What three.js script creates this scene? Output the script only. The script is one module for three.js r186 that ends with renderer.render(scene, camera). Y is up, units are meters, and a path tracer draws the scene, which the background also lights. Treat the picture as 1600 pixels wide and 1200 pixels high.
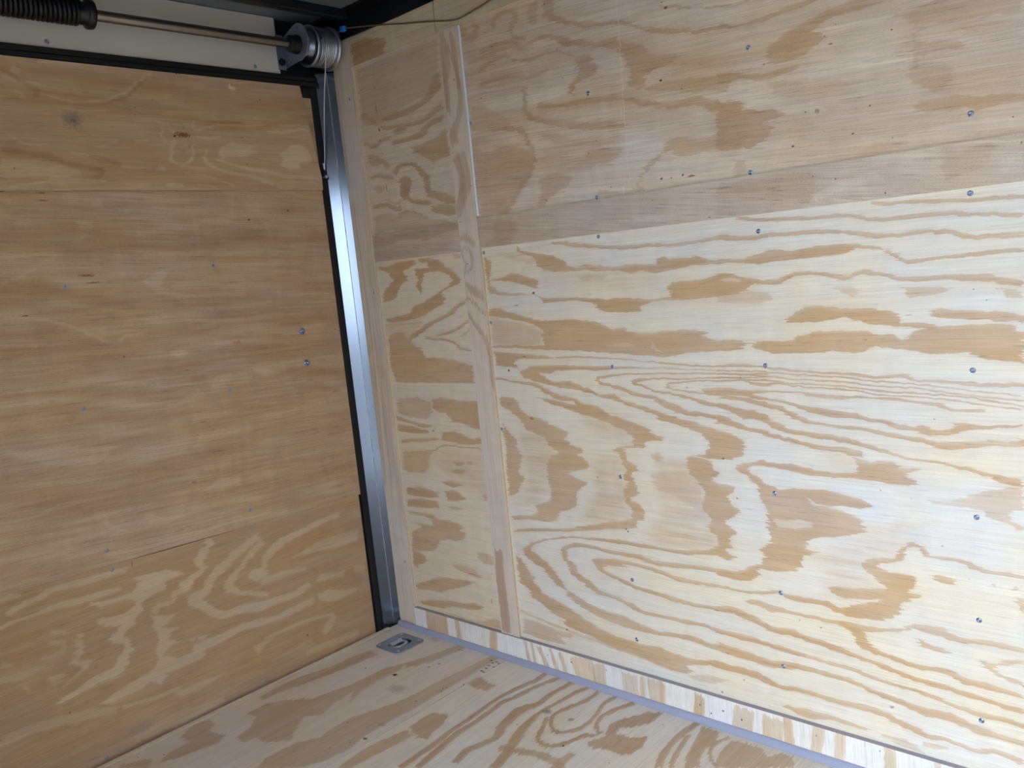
import * as THREE from 'three';
import { RoundedBoxGeometry } from 'three/addons/geometries/RoundedBoxGeometry.js';
import { mergeGeometries as joinAll } from 'three/addons/utils/BufferGeometryUtils.js';
import { RectAreaLightUniformsLib } from 'three/addons/lights/RectAreaLightUniformsLib.js';

// ---------------------------------------------------------------- camera, sky, light, exposure
// y up, metres. Side wall in view: plane z = 0. Ramp door: plane x = 0. Floor: y = 0. The photographer stands at the open side entry in the far side wall (z = W).
const scene = new THREE.Scene();
const camera = new THREE.PerspectiveCamera(2 * Math.atan(600 / 1329.3) * 180 / Math.PI, 4 / 3, 0.02, 200);
camera.position.set(2.2193, 1.1521, 1.7102);
camera.rotation.order = 'YXZ';
camera.rotation.set(-7.781 * Math.PI / 180, 42.897 * Math.PI / 180, -5.689 * Math.PI / 180);
const W = 1.88, L = 3.7, H = 1.95;                                  // inside of the trailer
const ENTRY = { x0: 1.72, x1: 2.58, y1: 1.70 };                     // the open side entry, the only opening
scene.background = new THREE.Color(0.68, 0.815, 1.0);
scene.backgroundIntensity = 8.5;
RectAreaLightUniformsLib.init();
const dayLight = new THREE.RectAreaLight(new THREE.Color(0.72, 0.84, 1.0), 1.0, ENTRY.x1 - ENTRY.x0, ENTRY.y1);   // the daylight that comes in through the entry
dayLight.position.set((ENTRY.x0 + ENTRY.x1) / 2, ENTRY.y1 / 2, W + 0.045);
dayLight.lookAt((ENTRY.x0 + ENTRY.x1) / 2, ENTRY.y1 / 2, 0);
scene.add(dayLight);
const renderer = new THREE.WebGLRenderer({ antialias: true });
renderer.toneMapping = THREE.LinearToneMapping;
renderer.toneMappingExposure = 1.4;
renderer.shadowMap.enabled = true;

// ---------------------------------------------------------------- helpers
const rgb = (r, g, b) => new THREE.Color().setRGB(r / 255, g / 255, b / 255, THREE.SRGBColorSpace);
const mat = (o) => new THREE.MeshStandardMaterial(o);
function tag(o, label, category, kind, group) {
  o.userData.label = label; o.userData.category = category;
  if (kind) o.userData.kind = kind;
  if (group) o.userData.group = group;
  return o;
}
function mesh(name, geo, material, parent) {
  const m = new THREE.Mesh(geo, material);
  m.name = name; m.castShadow = m.receiveShadow = true;
  (parent || scene).add(m);
  return m;
}
function group(name) { const g = new THREE.Group(); g.name = name; scene.add(g); return g; }
function rng(seed) { let s = seed >>> 0; return () => { s = (s + 0x6d2b79f5) | 0; let t = Math.imul(s ^ (s >>> 15), 1 | s); t = (t + Math.imul(t ^ (t >>> 7), 61 | t)) ^ t; return ((t ^ (t >>> 14)) >>> 0) / 4294967296; }; }
const TAB = (() => { const r = rng(77), t = new Float32Array(65536); for (let i = 0; i < 65536; i++) t[i] = r(); return t; })();
function vn(x, y) {                                                 // value noise, 0..1
  const xi = Math.floor(x), yi = Math.floor(y), fx = x - xi, fy = y - yi;
  const a = fx * fx * (3 - 2 * fx), b = fy * fy * (3 - 2 * fy);
  const r0 = (yi & 255) << 8, r1 = ((yi + 1) & 255) << 8, c0 = xi & 255, c1 = (xi + 1) & 255;
  const p = TAB[r0 + c0], q = TAB[r0 + c1], s = TAB[r1 + c0], t = TAB[r1 + c1];
  return p + (q - p) * a + (s - p + (p - q - s + t) * a) * b;
}
const mergeGeometries = (list) => joinAll(list.map((g) => (g.index ? g.toNonIndexed() : g)));
const box = (x0, x1, y0, y1, z0, z1) => { const g = new THREE.BoxGeometry(x1 - x0, y1 - y0, z1 - z0); g.translate((x0 + x1) / 2, (y0 + y1) / 2, (z0 + z1) / 2); return g; };
const rbox = (x0, x1, y0, y1, z0, z1, r = 0.002) => { const g = new RoundedBoxGeometry(x1 - x0, y1 - y0, z1 - z0, 2, r); g.translate((x0 + x1) / 2, (y0 + y1) / 2, (z0 + z1) / 2); return g; };
const tube = (pts, r, n = 24, m = 8) => new THREE.TubeGeometry(new THREE.CatmullRomCurve3(pts.map((p) => new THREE.Vector3(...p)), false, 'centripetal'), n, r, m);
const lathe = (pts, n = 24) => new THREE.LatheGeometry(pts.map((p) => new THREE.Vector2(...p)), n);

// A flat board: outline in the plane (metres), front at d1, back at d0. Group 0 is the two broad faces, group 1 the cut edges.
const PLANES = { wall: (u, v, d) => [u, v, d], door: (u, v, d) => [d, v, u], floor: (u, v, d) => [v, d, u] };
function board(plane, outline, d0, d1, skin, holes = []) {
  const P = PLANES[plane], flip = plane === 'door', V2 = (q) => new THREE.Vector2(q[0], q[1]);
  let o = outline.map(V2); if (THREE.ShapeUtils.isClockWise(o)) o = o.reverse();
  const hs = holes.map((h) => { let q = h.map(V2); if (!THREE.ShapeUtils.isClockWise(q)) q = q.reverse(); return q; });
  const tri = THREE.ShapeUtils.triangulateShape(o, hs), all = o.concat(...hs), pos = [], uv = [];
  const put = (a, b, c) => { for (const q of flip ? [a, c, b] : [a, b, c]) { pos.push(...q.p); uv.push(...q.t); } };
  const face = (q, d) => ({ p: P(q.x, q.y, d), t: [(q.x - skin.u0) / skin.w, (q.y - skin.v0) / skin.h] });
  for (const [a, b, c] of tri) { put(face(all[a], d1), face(all[b], d1), face(all[c], d1)); put(face(all[a], d0), face(all[c], d0), face(all[b], d0)); }
  const n0 = pos.length / 3;
  for (const ring of [o, ...hs]) {
    let run = 0;
    for (let i = 0; i < ring.length; i++) {
      const a = ring[i], b = ring[(i + 1) % ring.length], l = a.distanceTo(b);
      const e = (q, d, s) => ({ p: P(q.x, q.y, d), t: [s / 0.4, d === d1 ? 1 : 0] });
      const A0 = e(a, d0, run), A1 = e(a, d1, run), B0 = e(b, d0, run + l), B1 = e(b, d1, run + l);
      put(A0, B0, B1); put(A0, B1, A1); run += l;
    }
  }
  const g = new THREE.BufferGeometry();
  g.setAttribute('position', new THREE.Float32BufferAttribute(pos, 3));
  g.setAttribute('uv', new THREE.Float32BufferAttribute(uv, 2));
  g.addGroup(0, n0, 0); g.addGroup(n0, pos.length / 3 - n0, 1);
  g.computeVertexNormals();
  return g;
}
const rect = (u0, u1, v0, v1) => [[u0, v0], [u1, v0], [u1, v1], [u0, v1]];

// ---------------------------------------------------------------- plywood
// Growth rings of each sheet, outlined in millimetres on the sheet: p / s are late wood (areas / bands with a width), l / h early wood, g late wood that begins gradually.
const GRAIN = {
  LP: [
    ['s', 0.85, [822, 1205, 7.8, 895, 1190, 9.5, 1022, 1174, 9.1, 1093, 1173, 8, 1171, 1168, 7.8, 1245, 1168, 8.5, 1302, 1172, 9.1, 1351, 1165, 8.9, 1404, 1164, 8.8]],
    ['p', 0.85, [689, 1208, 721, 1191, 767, 1180, 817, 1169, 848, 1159, 856, 1146, 889, 1136, 914, 1141, 961, 1136, 1000, 1128, 1046, 1132, 1089, 1129, 1131, 1125, 1122, 1139, 1138, 1143, 1163, 1136, 1213, 1134, 1226, 1139, 1242, 1132, 1261, 1124, 1284, 1122, 1284, 1114, 1265, 1116, 1217, 1117, 1166, 1112, 1140, 1107, 1114, 1106, 1087, 1113, 1049, 1108, 1016, 1118, 947, 1122, 912, 1127, 863, 1128, 813, 1129, 762, 1145, 758, 1163, 733, 1180, 701, 1191]],
    ['p', 0.8, [565, 1192, 599, 1171, 592, 1145, 583, 1108, 617, 1091, 687, 1082, 734, 1075, 672, 1076, 616, 1081, 580, 1085, 576, 1109, 574, 1146]],
    ['p', 0.9, [585, 1122, 629, 1128, 673, 1137, 693, 1132, 726, 1124, 758, 1113, 754, 1101, 759, 1090, 730, 1097, 710, 1103, 676, 1111, 635, 1118]],
    ['p', 0.35, [892, 1110, 935, 1116, 981, 1108, 968, 1100, 915, 1101]],
    ['p', 0.3, [617, 1195, 701, 1193, 758, 1163, 750, 1149, 664, 1176]],
    ['p', 0.9, [734, 1077, 766, 1068, 818, 1064, 880, 1062, 929, 1057, 975, 1051, 998, 1053, 1027, 1051, 1065, 1048, 1108, 1045, 1155, 1048, 1162, 1065, 1144, 1064, 1153, 1075, 1168, 1081, 1214, 1080, 1243, 1083, 1263, 1088, 1287, 1092, 1319, 1089, 1346, 1080, 1372, 1073, 1398, 1071, 1398, 1065, 1367, 1067, 1344, 1055, 1330, 1048, 1307, 1045, 1274, 1043, 1235, 1041, 1201, 1040, 1155, 1041, 1108, 1041, 1074, 1029, 1079, 1017, 1023, 1017, 972, 1020, 944, 1030, 933, 1045, 879, 1052, 817, 1055, 777, 1051, 765, 1062]],
    ['l', 0.6, [1286, 1080, 1319, 1082, 1341, 1072, 1318, 1069, 1290, 1073]],
    ['p', 0.88, [574, 1045, 611, 1046, 652, 1031, 699, 1019, 765, 1006, 824, 1006, 874, 1006, 934, 997, 968, 984, 991, 977, 1020, 980, 1036, 971, 1063, 965, 1096, 965, 1128, 970, 1180, 970, 1244, 965, 1249, 960, 1224, 956, 1248, 950, 1271, 942, 1272, 922, 1226, 919, 1191, 915, 1159, 910, 1128, 908, 1096, 911, 1041, 914, 985, 916, 926, 921, 834, 926, 736, 929, 667, 934, 566, 935, 570, 940, 668, 943, 737, 938, 764, 938, 754, 966, 762, 981, 731, 998, 677, 1010, 622, 1019, 571, 1024]],
    ['p', 0.35, [578, 1018, 676, 1004, 756, 982, 751, 941, 633, 945, 571, 943]],
    ['l', 0.4, [963, 936, 1016, 942, 1055, 935, 1015, 930]],
    ['l', 0.6, [1089, 950, 1104, 936, 1108, 925, 1139, 919, 1102, 922, 1098, 934]],
    ['p', 0.85, [576, 924, 630, 921, 686, 918, 761, 914, 799, 907, 759, 905, 684, 905, 656, 902, 647, 889, 660, 878, 639, 878, 610, 883, 578, 886]],
    ['s', 0.8, [799, 908, 5.1, 925, 907, 4.4, 984, 904, 3.9, 1068, 899, 3.3, 1147, 891, 4.1, 1248, 887, 4.4, 1319, 887, 3.4, 1387, 885, 3.4]],
    ['p', 0.88, [666, 868, 710, 884, 797, 887, 923, 887, 1011, 886, 1066, 884, 1021, 880, 981, 878, 921, 874, 834, 875, 789, 873, 774, 863, 728, 866, 753, 853, 779, 843, 831, 846, 856, 839, 880, 832, 910, 823, 927, 813, 975, 815, 1002, 798, 1057, 786, 1106, 774, 1147, 766, 1146, 752, 1104, 760, 1056, 774, 1018, 784, 984, 795, 938, 806, 914, 810, 878, 820, 829, 826, 777, 830, 738, 837, 705, 844, 671, 852]],
    ['s', 0.85, [569, 847, 7.8, 605, 844, 6.7, 634, 840, 5.5, 676, 836, 8.2, 723, 829, 11.2, 755, 814, 12.6, 800, 800, 14, 838, 798, 10.8, 874, 779, 15.2, 922, 771, 17.1, 945, 757, 15, 997, 745, 15.7, 1035, 730, 21]],
    ['s', 0.85, [1386, 871, 3.4, 1295, 869, 3.5, 1197, 869, 3.6, 1092, 867, 3.7, 1008, 864, 4.8, 955, 859, 5.8, 925, 855, 8, 930, 843, 8.6, 965, 836, 7.1, 1005, 827, 7.1, 1032, 816, 8.1, 1060, 810, 7.8, 1092, 808, 8.9, 1113, 795, 14.9, 1149, 787, 17, 1179, 774, 13.3, 1215, 774, 11.6, 1254, 767, 10.3, 1287, 755, 9.2, 1333, 746, 9, 1378, 740, 9.7]],
    ['s', 0.85, [1386, 864, 3.4, 1317, 862, 3.5, 1246, 860, 3.5, 1170, 856, 3.6, 1091, 855, 4.2, 1047, 851, 7.5, 1029, 845, 7.5, 1068, 836, 7, 1099, 823, 5.8, 1141, 819, 5.6, 1192, 811, 7.5, 1241, 800, 9.2, 1289, 790, 10, 1326, 779, 20.2, 1353, 778, 15.5, 1380, 768, 8.9]],
    ['s', 0.85, [1385, 858, 3.4, 1294, 855, 3, 1221, 853, 3.1, 1159, 847, 3.6, 1133, 842, 5.5, 1132, 835, 4.8, 1184, 828, 4.2, 1243, 822, 4.1, 1291, 817, 4, 1337, 809, 4.4, 1382, 802, 4.3]],
    ['p', 0.85, [1214, 835, 1244, 838, 1292, 838, 1329, 832, 1375, 830, 1352, 825, 1356, 816, 1328, 818, 1282, 821, 1234, 826]],
    ['s', 0.7, [1010, 880, 2.9, 1093, 881, 2.8, 1198, 878, 2.7, 1295, 877, 3, 1386, 876, 2.9]],
    ['s', 0.75, [1285, 1174, 8.3, 1331, 1167, 9, 1366, 1161, 8.9, 1397, 1166, 8.8, 1460, 1163, 8.6, 1539, 1160, 8.3, 1614, 1147, 8.1, 1671, 1142, 7.9, 1715, 1143, 7.8, 1751, 1136, 7.5, 1799, 1124, 8.8, 1829, 1124, 8.8, 1874, 1122, 7.9]],
    ['s', 0.75, [1616, 1209, 5.8, 1669, 1200, 7.1, 1720, 1197, 7.7, 1785, 1192, 7.5, 1831, 1190, 7.3, 1875, 1187, 7.2]],
    ['s', 0.8, [1333, 1208, 6.5, 1420, 1196, 7.9, 1502, 1191, 7.6, 1571, 1187, 6.7, 1615, 1177, 8, 1672, 1172, 7.9, 1713, 1173, 7.8, 1752, 1173, 7.6, 1800, 1165, 7.4, 1875, 1155, 7.2]],
    ['p', 0.88, [1281, 1124, 1309, 1122, 1341, 1121, 1373, 1127, 1395, 1133, 1425, 1133, 1437, 1129, 1466, 1129, 1499, 1133, 1538, 1133, 1576, 1131, 1613, 1125, 1642, 1115, 1662, 1105, 1673, 1096, 1697, 1094, 1750, 1094, 1798, 1097, 1829, 1100, 1874, 1098, 1874, 1091, 1844, 1093, 1813, 1091, 1766, 1088, 1717, 1088, 1683, 1087, 1662, 1094, 1645, 1106, 1638, 1114, 1606, 1120, 1583, 1122, 1572, 1114, 1537, 1112, 1518, 1113, 1490, 1112, 1449, 1112, 1415, 1111, 1371, 1106, 1349, 1113, 1281, 1115]],
    ['s', 0.85, [1279, 1091, 5.9, 1316, 1088, 5.9, 1347, 1073, 6.2, 1391, 1067, 9, 1425, 1068, 10.1, 1455, 1079, 8, 1496, 1079, 7, 1535, 1071, 9.6, 1566, 1065, 9.5, 1589, 1075, 7.6, 1611, 1073, 8.2, 1647, 1065, 8, 1675, 1058, 9.1, 1699, 1056, 10.8, 1749, 1056, 10.6, 1788, 1052, 12.1, 1819, 1050, 13.6, 1849, 1042, 11.7, 1873, 1038, 10]],
    ['p', 0.4, [1534, 1050, 1573, 1049, 1587, 1035, 1572, 1027, 1553, 1037]],
    ['p', 0.5, [1667, 1042, 1715, 1039, 1758, 1033, 1732, 1024, 1681, 1021]],
    ['p', 0.5, [1828, 1031, 1861, 1027, 1873, 1023, 1872, 1010, 1843, 1013]],
    ['p', 0.8, [1278, 1073, 1324, 1072, 1355, 1060, 1331, 1045, 1290, 1043, 1275, 1043]],
    ['p', 0.4, [1275, 1043, 1345, 1052, 1402, 1045, 1406, 1029, 1366, 1022, 1302, 1025, 1275, 1031]],
    ['p', 0.9, [1268, 940, 1287, 946, 1329, 944, 1338, 937, 1360, 937, 1379, 944, 1418, 940, 1448, 941, 1456, 952, 1481, 954, 1490, 961, 1514, 961, 1561, 959, 1603, 958, 1621, 949, 1643, 951, 1660, 944, 1671, 940, 1682, 951, 1706, 960, 1730, 963, 1763, 964, 1811, 964, 1842, 965, 1851, 961, 1860, 954, 1872, 952, 1871, 895, 1841, 899, 1810, 903, 1791, 908, 1778, 916, 1745, 914, 1712, 913, 1677, 920, 1642, 924, 1613, 928, 1597, 920, 1574, 915, 1528, 921, 1512, 915, 1479, 915, 1438, 915, 1403, 914, 1373, 924, 1360, 926, 1354, 935, 1338, 935, 1328, 924, 1295, 920, 1267, 923]],
    ['p', 0.92, [1432, 985, 1451, 998, 1476, 1009, 1509, 1012, 1548, 1007, 1567, 1004, 1601, 1005, 1623, 1000, 1644, 994, 1658, 989, 1667, 981, 1665, 972, 1682, 973, 1706, 971, 1723, 967, 1740, 963, 1713, 960, 1679, 963, 1643, 968, 1607, 972, 1585, 978, 1562, 989, 1547, 985, 1531, 984, 1507, 980, 1470, 980, 1441, 981]],
    ['p', 0.8, [1714, 994, 1741, 998, 1773, 995, 1811, 990, 1842, 986, 1872, 980, 1872, 964, 1854, 970, 1836, 969, 1811, 973, 1779, 976, 1747, 979, 1724, 983]],
    ['s', 0.85, [1264, 889, 5.3, 1335, 889, 5.2, 1401, 882, 5, 1485, 875, 4.9, 1565, 870, 5.5, 1621, 866, 6.2, 1665, 870, 6.1, 1693, 862, 5.3, 1744, 859, 6.6, 1809, 855, 6.4, 1870, 855, 7]],
    ['s', 0.85, [1263, 877, 3.1, 1357, 876, 3, 1444, 870, 2.9, 1525, 865, 3.2, 1602, 859, 3.1, 1675, 855, 3, 1743, 848, 3, 1808, 842, 2.9, 1870, 837, 2.8]],
    ['s', 0.85, [1263, 870, 3.1, 1356, 867, 3, 1443, 860, 3.3, 1525, 856, 3.2, 1602, 849, 3.1, 1675, 846, 3, 1743, 839, 3, 1808, 833, 2.9, 1870, 828, 2.8]],
    ['s', 0.85, [1262, 861, 3.1, 1310, 860, 3.9, 1378, 855, 3.4, 1463, 850, 3.3, 1544, 845, 3.2, 1638, 838, 3.5, 1709, 834, 3.4, 1776, 832, 3.3, 1870, 819, 3.2]],
    ['s', 0.85, [1262, 853, 2.6, 1332, 854, 3, 1355, 847, 7.8, 1382, 846, 5.9, 1408, 849, 4.2, 1484, 842, 3.3, 1563, 838, 3.2, 1638, 830, 3.1, 1709, 827, 3, 1776, 821, 3.7, 1869, 812, 2.8]],
    ['p', 0.88, [1119, 765, 1171, 757, 1221, 748, 1269, 737, 1297, 729, 1320, 710, 1319, 690, 1311, 681, 1284, 672, 1230, 668, 1180, 671, 1216, 678, 1232, 698, 1223, 713, 1209, 728, 1170, 739, 1134, 749, 1091, 757]],
    ['p', 0.85, [717, 800, 777, 794, 847, 783, 903, 778, 938, 771, 961, 758, 1007, 748, 1051, 738, 1077, 720, 1106, 711, 1100, 703, 1076, 703, 1056, 697, 1052, 682, 1023, 679, 988, 675, 993, 663, 997, 646, 1025, 634, 1026, 622, 1005, 612, 1009, 596, 1019, 579, 1027, 565, 999, 545, 1021, 535, 1040, 522, 1032, 504, 1038, 499, 1011, 488, 1012, 473, 985, 465, 918, 455, 855, 444, 788, 429, 719, 422, 648, 412, 580, 400, 581, 408, 649, 421, 720, 430, 789, 440, 856, 457, 920, 474, 970, 485, 1000, 497, 997, 522, 980, 535, 977, 560, 991, 586, 981, 600, 989, 621, 979, 645, 975, 665, 952, 670, 977, 679, 1018, 687, 1020, 712, 982, 729, 947, 740, 912, 750, 863, 758, 814, 772, 763, 783]],
    ['p', 0.88, [1169, 670, 1230, 665, 1252, 635, 1226, 619, 1251, 612, 1285, 611, 1286, 593, 1268, 582, 1279, 565, 1300, 552, 1274, 533, 1254, 521, 1277, 505, 1289, 498, 1261, 480, 1279, 464, 1254, 451, 1282, 437, 1262, 429, 1238, 434, 1197, 432, 1144, 424, 1090, 423, 1033, 421, 975, 422, 915, 421, 852, 417, 786, 411, 738, 403, 695, 391, 650, 370, 640, 354, 674, 340, 701, 325, 726, 301, 756, 268, 769, 259, 728, 265, 703, 286, 678, 310, 643, 321, 613, 339, 611, 355, 643, 377, 703, 398, 752, 411, 820, 420, 884, 427, 946, 431, 1006, 432, 1063, 431, 1118, 432, 1172, 438, 1213, 444, 1240, 463, 1231, 485, 1212, 496, 1224, 521, 1205, 538, 1196, 555, 1214, 585, 1195, 607, 1176, 628, 1168, 651]],
    ['p', 0.3, [1068, 618, 1161, 632, 1200, 607, 1200, 537, 1154, 550, 1134, 567, 1076, 580]],
    ['p', 0.6, [1072, 667, 1095, 674, 1105, 662, 1087, 649, 1071, 655]],
    ['p', 0.78, [581, 796, 632, 792, 651, 771, 669, 750, 717, 741, 756, 725, 807, 709, 812, 699, 798, 688, 822, 674, 860, 666, 852, 655, 839, 649, 863, 638, 878, 629, 866, 613, 820, 601, 800, 593, 844, 582, 869, 574, 835, 555, 824, 543, 823, 506, 782, 490, 757, 482, 751, 457, 709, 448, 652, 446, 581, 437, 583, 449, 654, 460, 684, 478, 672, 493, 730, 511, 741, 545, 727, 570, 732, 614, 745, 637, 773, 649, 748, 663, 737, 684, 698, 698, 664, 709, 646, 738, 606, 758, 578, 768]],
    ['p', 0.78, [579, 724, 597, 697, 631, 677, 625, 655, 639, 628, 633, 606, 623, 583, 642, 562, 625, 544, 611, 520, 580, 508, 576, 539, 581, 629]],
    ['s', 0.85, [1333, 413, 16.8, 1304, 396, 18, 1265, 397, 14.5, 1225, 397, 12.2, 1173, 395, 12.3, 1120, 391, 12.5, 1059, 388, 13.1, 1008, 394, 13.4, 949, 395, 10.7, 900, 395, 11, 850, 398, 10.9, 797, 393, 11.5, 762, 376, 17.7, 772, 348, 18.3, 789, 323, 25.2, 807, 307, 20.5, 838, 291, 21, 869, 278, 15.5, 912, 270, 10.7, 960, 262, 10.7, 1000, 249, 10.3, 1052, 247, 10.7, 1108, 249, 10.4, 1183, 251, 11.2]],
    ['p', 0.88, [852, 358, 872, 368, 923, 377, 971, 378, 1029, 375, 1085, 367, 1139, 362, 1192, 364, 1243, 362, 1292, 359, 1340, 366, 1377, 378, 1386, 377, 1386, 371, 1339, 359, 1291, 354, 1242, 355, 1181, 355, 1128, 352, 1084, 357, 1028, 365, 988, 368, 946, 366, 969, 360, 908, 354, 889, 348, 906, 338, 954, 326, 995, 315, 1052, 311, 1113, 305, 1166, 303, 1218, 307, 1268, 305, 1307, 297, 1339, 285, 1325, 282, 1297, 290, 1258, 298, 1207, 297, 1155, 294, 1101, 295, 1040, 301, 988, 306, 941, 318, 905, 325, 875, 338]],
    ['p', 0.85, [581, 334, 602, 323, 614, 302, 640, 278, 645, 256, 664, 237, 691, 225, 739, 215, 778, 203, 810, 188, 847, 174, 885, 166, 909, 158, 970, 159, 1006, 157, 1047, 164, 1086, 158, 1119, 154, 1156, 153, 1210, 167, 1245, 164, 1285, 167, 1324, 165, 1351, 151, 1370, 146, 1411, 153, 1433, 150, 1433, 145, 1388, 140, 1351, 139, 1313, 148, 1274, 152, 1234, 148, 1193, 150, 1150, 139, 1128, 131, 1143, 122, 1126, 111, 1093, 109, 1054, 114, 1014, 117, 967, 124, 918, 125, 868, 133, 818, 143, 772, 146, 731, 154, 747, 169, 700, 181, 666, 197, 632, 213, 614, 239, 585, 245, 583, 291]],
    ['s', 0.5, [574, 161, 6.7, 639, 151, 6.5, 709, 143, 8.9, 777, 136, 7.4, 843, 132, 7.3, 906, 125, 6, 967, 121, 5.9, 1025, 115, 4.6, 1082, 109, 4.6]],
    ['p', 0.6, [582, 139, 638, 139, 694, 134, 715, 128, 763, 133, 765, 119, 727, 113, 707, 120, 738, 93, 667, 88, 580, 91]],
    ['p', 0.8, [764, 262, 796, 246, 840, 233, 891, 224, 940, 227, 976, 219, 1010, 210, 1045, 205, 1090, 210, 1145, 216, 1197, 208, 1248, 206, 1298, 206, 1336, 201, 1382, 203, 1437, 213, 1436, 204, 1382, 189, 1335, 187, 1287, 189, 1237, 193, 1186, 195, 1144, 200, 1089, 200, 1044, 195, 997, 192, 937, 194, 888, 199, 838, 210, 787, 228, 755, 243]],
    ['s', 0.85, [1183, 250, 9.7, 1226, 244, 10.5, 1276, 241, 11.1, 1324, 240, 9.8, 1371, 240, 9.8, 1416, 237, 9.6, 1438, 237, 9.4]],
    ['s', 0.85, [1341, 286, 12.9, 1368, 279, 12.2, 1396, 283, 13.2, 1440, 279, 13.3]],
    ['p', 0.4, [1126, 105, 1181, 124, 1243, 126, 1200, 105, 1147, 98]],
    ['s', 0.85, [1260, 828, 9.7, 1317, 830, 7, 1363, 829, 6, 1398, 831, 4.2, 1462, 831, 4.2, 1491, 823, 7.4, 1539, 822, 8, 1582, 824, 4.7, 1638, 824, 4.6, 1695, 818, 4.6, 1736, 812, 6, 1756, 805, 5.2, 1792, 806, 7.3, 1808, 806, 4.3]],
    ['s', 0.85, [1339, 821, 11.5, 1379, 813, 6.1, 1419, 809, 6, 1452, 801, 8.5, 1489, 793, 13.4, 1530, 788, 14.3, 1569, 786, 12.1, 1595, 780, 7.2, 1629, 777, 7.9, 1658, 767, 8.6, 1683, 764, 7.7]],
    ['p', 0.85, [1683, 770, 1700, 773, 1711, 766, 1731, 763, 1750, 766, 1752, 779, 1775, 781, 1791, 778, 1832, 780, 1866, 783, 1866, 779, 1823, 775, 1791, 770, 1771, 764, 1741, 754, 1714, 753, 1693, 757, 1679, 762]],
    ['s', 0.85, [1259, 814, 3.6, 1297, 813, 5.3, 1343, 808, 8.8, 1379, 799, 11, 1413, 792, 9.6, 1439, 780, 13.1, 1468, 769, 7.6, 1505, 767, 5.8, 1552, 761, 7.3, 1598, 758, 7.2, 1635, 750, 8.7, 1671, 745, 9.8, 1706, 741, 11.6, 1734, 734, 13.2, 1774, 739, 14.6, 1813, 746, 10.8, 1850, 747, 8.9, 1869, 752, 17.3]],
    ['s', 0.88, [1258, 799, 6.4, 1295, 791, 10.9, 1332, 780, 17.1, 1364, 775, 15.6, 1394, 761, 15.7, 1428, 746, 12.2, 1470, 741, 11.8, 1511, 738, 13.3, 1551, 732, 10.8, 1582, 725, 9, 1615, 717, 7.3, 1652, 708, 6.4, 1681, 704, 5.5, 1716, 703, 5.4, 1746, 697, 6.1, 1779, 692, 6.8, 1812, 684, 8.2, 1843, 676, 14.8, 1867, 673, 10.9]],
    ['s', 0.88, [1255, 765, 20.8, 1284, 760, 18.4, 1325, 747, 10, 1370, 738, 8.9, 1414, 728, 9.7, 1456, 718, 9.5, 1502, 712, 7.6, 1534, 711, 10.4, 1565, 706, 12.4, 1581, 703, 10.3]],
    ['p', 0.85, [1557, 699, 1580, 693, 1596, 690, 1615, 695, 1648, 694, 1655, 683, 1694, 684, 1690, 679, 1665, 674, 1676, 662, 1686, 653, 1668, 649, 1639, 650, 1613, 652, 1579, 654, 1547, 653, 1515, 651, 1474, 650, 1432, 655, 1397, 660, 1357, 663, 1338, 662, 1326, 654, 1337, 644, 1355, 630, 1372, 621, 1390, 614, 1430, 620, 1464, 620, 1497, 623, 1530, 621, 1561, 614, 1596, 603, 1592, 597, 1568, 591, 1537, 592, 1504, 586, 1528, 581, 1552, 575, 1575, 564, 1582, 542, 1550, 530, 1517, 521, 1475, 514, 1449, 502, 1453, 485, 1474, 481, 1443, 464, 1437, 443, 1419, 427, 1383, 423, 1341, 420, 1321, 400, 1316, 390, 1287, 383, 1257, 384, 1228, 386, 1228, 398, 1268, 400, 1303, 411, 1328, 427, 1347, 435, 1353, 451, 1344, 468, 1374, 495, 1361, 516, 1367, 543, 1360, 569, 1347, 590, 1347, 612, 1327, 632, 1300, 647, 1293, 656, 1310, 664, 1348, 671, 1367, 679, 1380, 674, 1406, 672, 1445, 671, 1475, 663, 1516, 660, 1548, 663, 1564, 667, 1576, 680, 1565, 691]],
    ['l', 0.6, [1377, 544, 1417, 545, 1439, 552, 1469, 548, 1460, 536, 1425, 529, 1389, 526]],
    ['h', 0.8, [1463, 603, 4.6, 1475, 591, 5.5, 1500, 586, 4.3, 1536, 584, 4.2, 1576, 589, 4.1]],
    ['p', 0.5, [1703, 624, 1738, 626, 1765, 637, 1791, 648, 1821, 658, 1843, 664, 1867, 666, 1867, 623, 1848, 620, 1836, 612, 1845, 605, 1860, 595, 1866, 590, 1866, 583, 1841, 590, 1819, 600, 1803, 604, 1797, 614, 1768, 618, 1737, 618, 1713, 619]],
    ['s', 0.85, [1222, 303, 8.8, 1262, 307, 11, 1301, 301, 13, 1333, 289, 14.5, 1365, 281, 13.7, 1402, 284, 14.4, 1433, 277, 13.6, 1472, 274, 12.4, 1505, 268, 13.3, 1538, 263, 10.3, 1570, 258, 10.2, 1617, 251, 10, 1655, 244, 9.8, 1691, 241, 10.9, 1727, 239, 10.8, 1762, 234, 9.4, 1796, 232, 9.2, 1829, 228, 10.3, 1861, 227, 12.1]],
    ['s', 0.85, [1217, 241, 7.4, 1268, 246, 7.4, 1316, 246, 9.1, 1363, 238, 9, 1408, 235, 7.7, 1452, 235, 7.6, 1495, 232, 7.5, 1537, 230, 7.5, 1577, 225, 8.3, 1616, 221, 7.2, 1654, 218, 7.1, 1691, 214, 8, 1726, 208, 7.9, 1761, 204, 8.6, 1788, 200, 9.2, 1828, 202, 9.1, 1861, 198, 10.3]],
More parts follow.
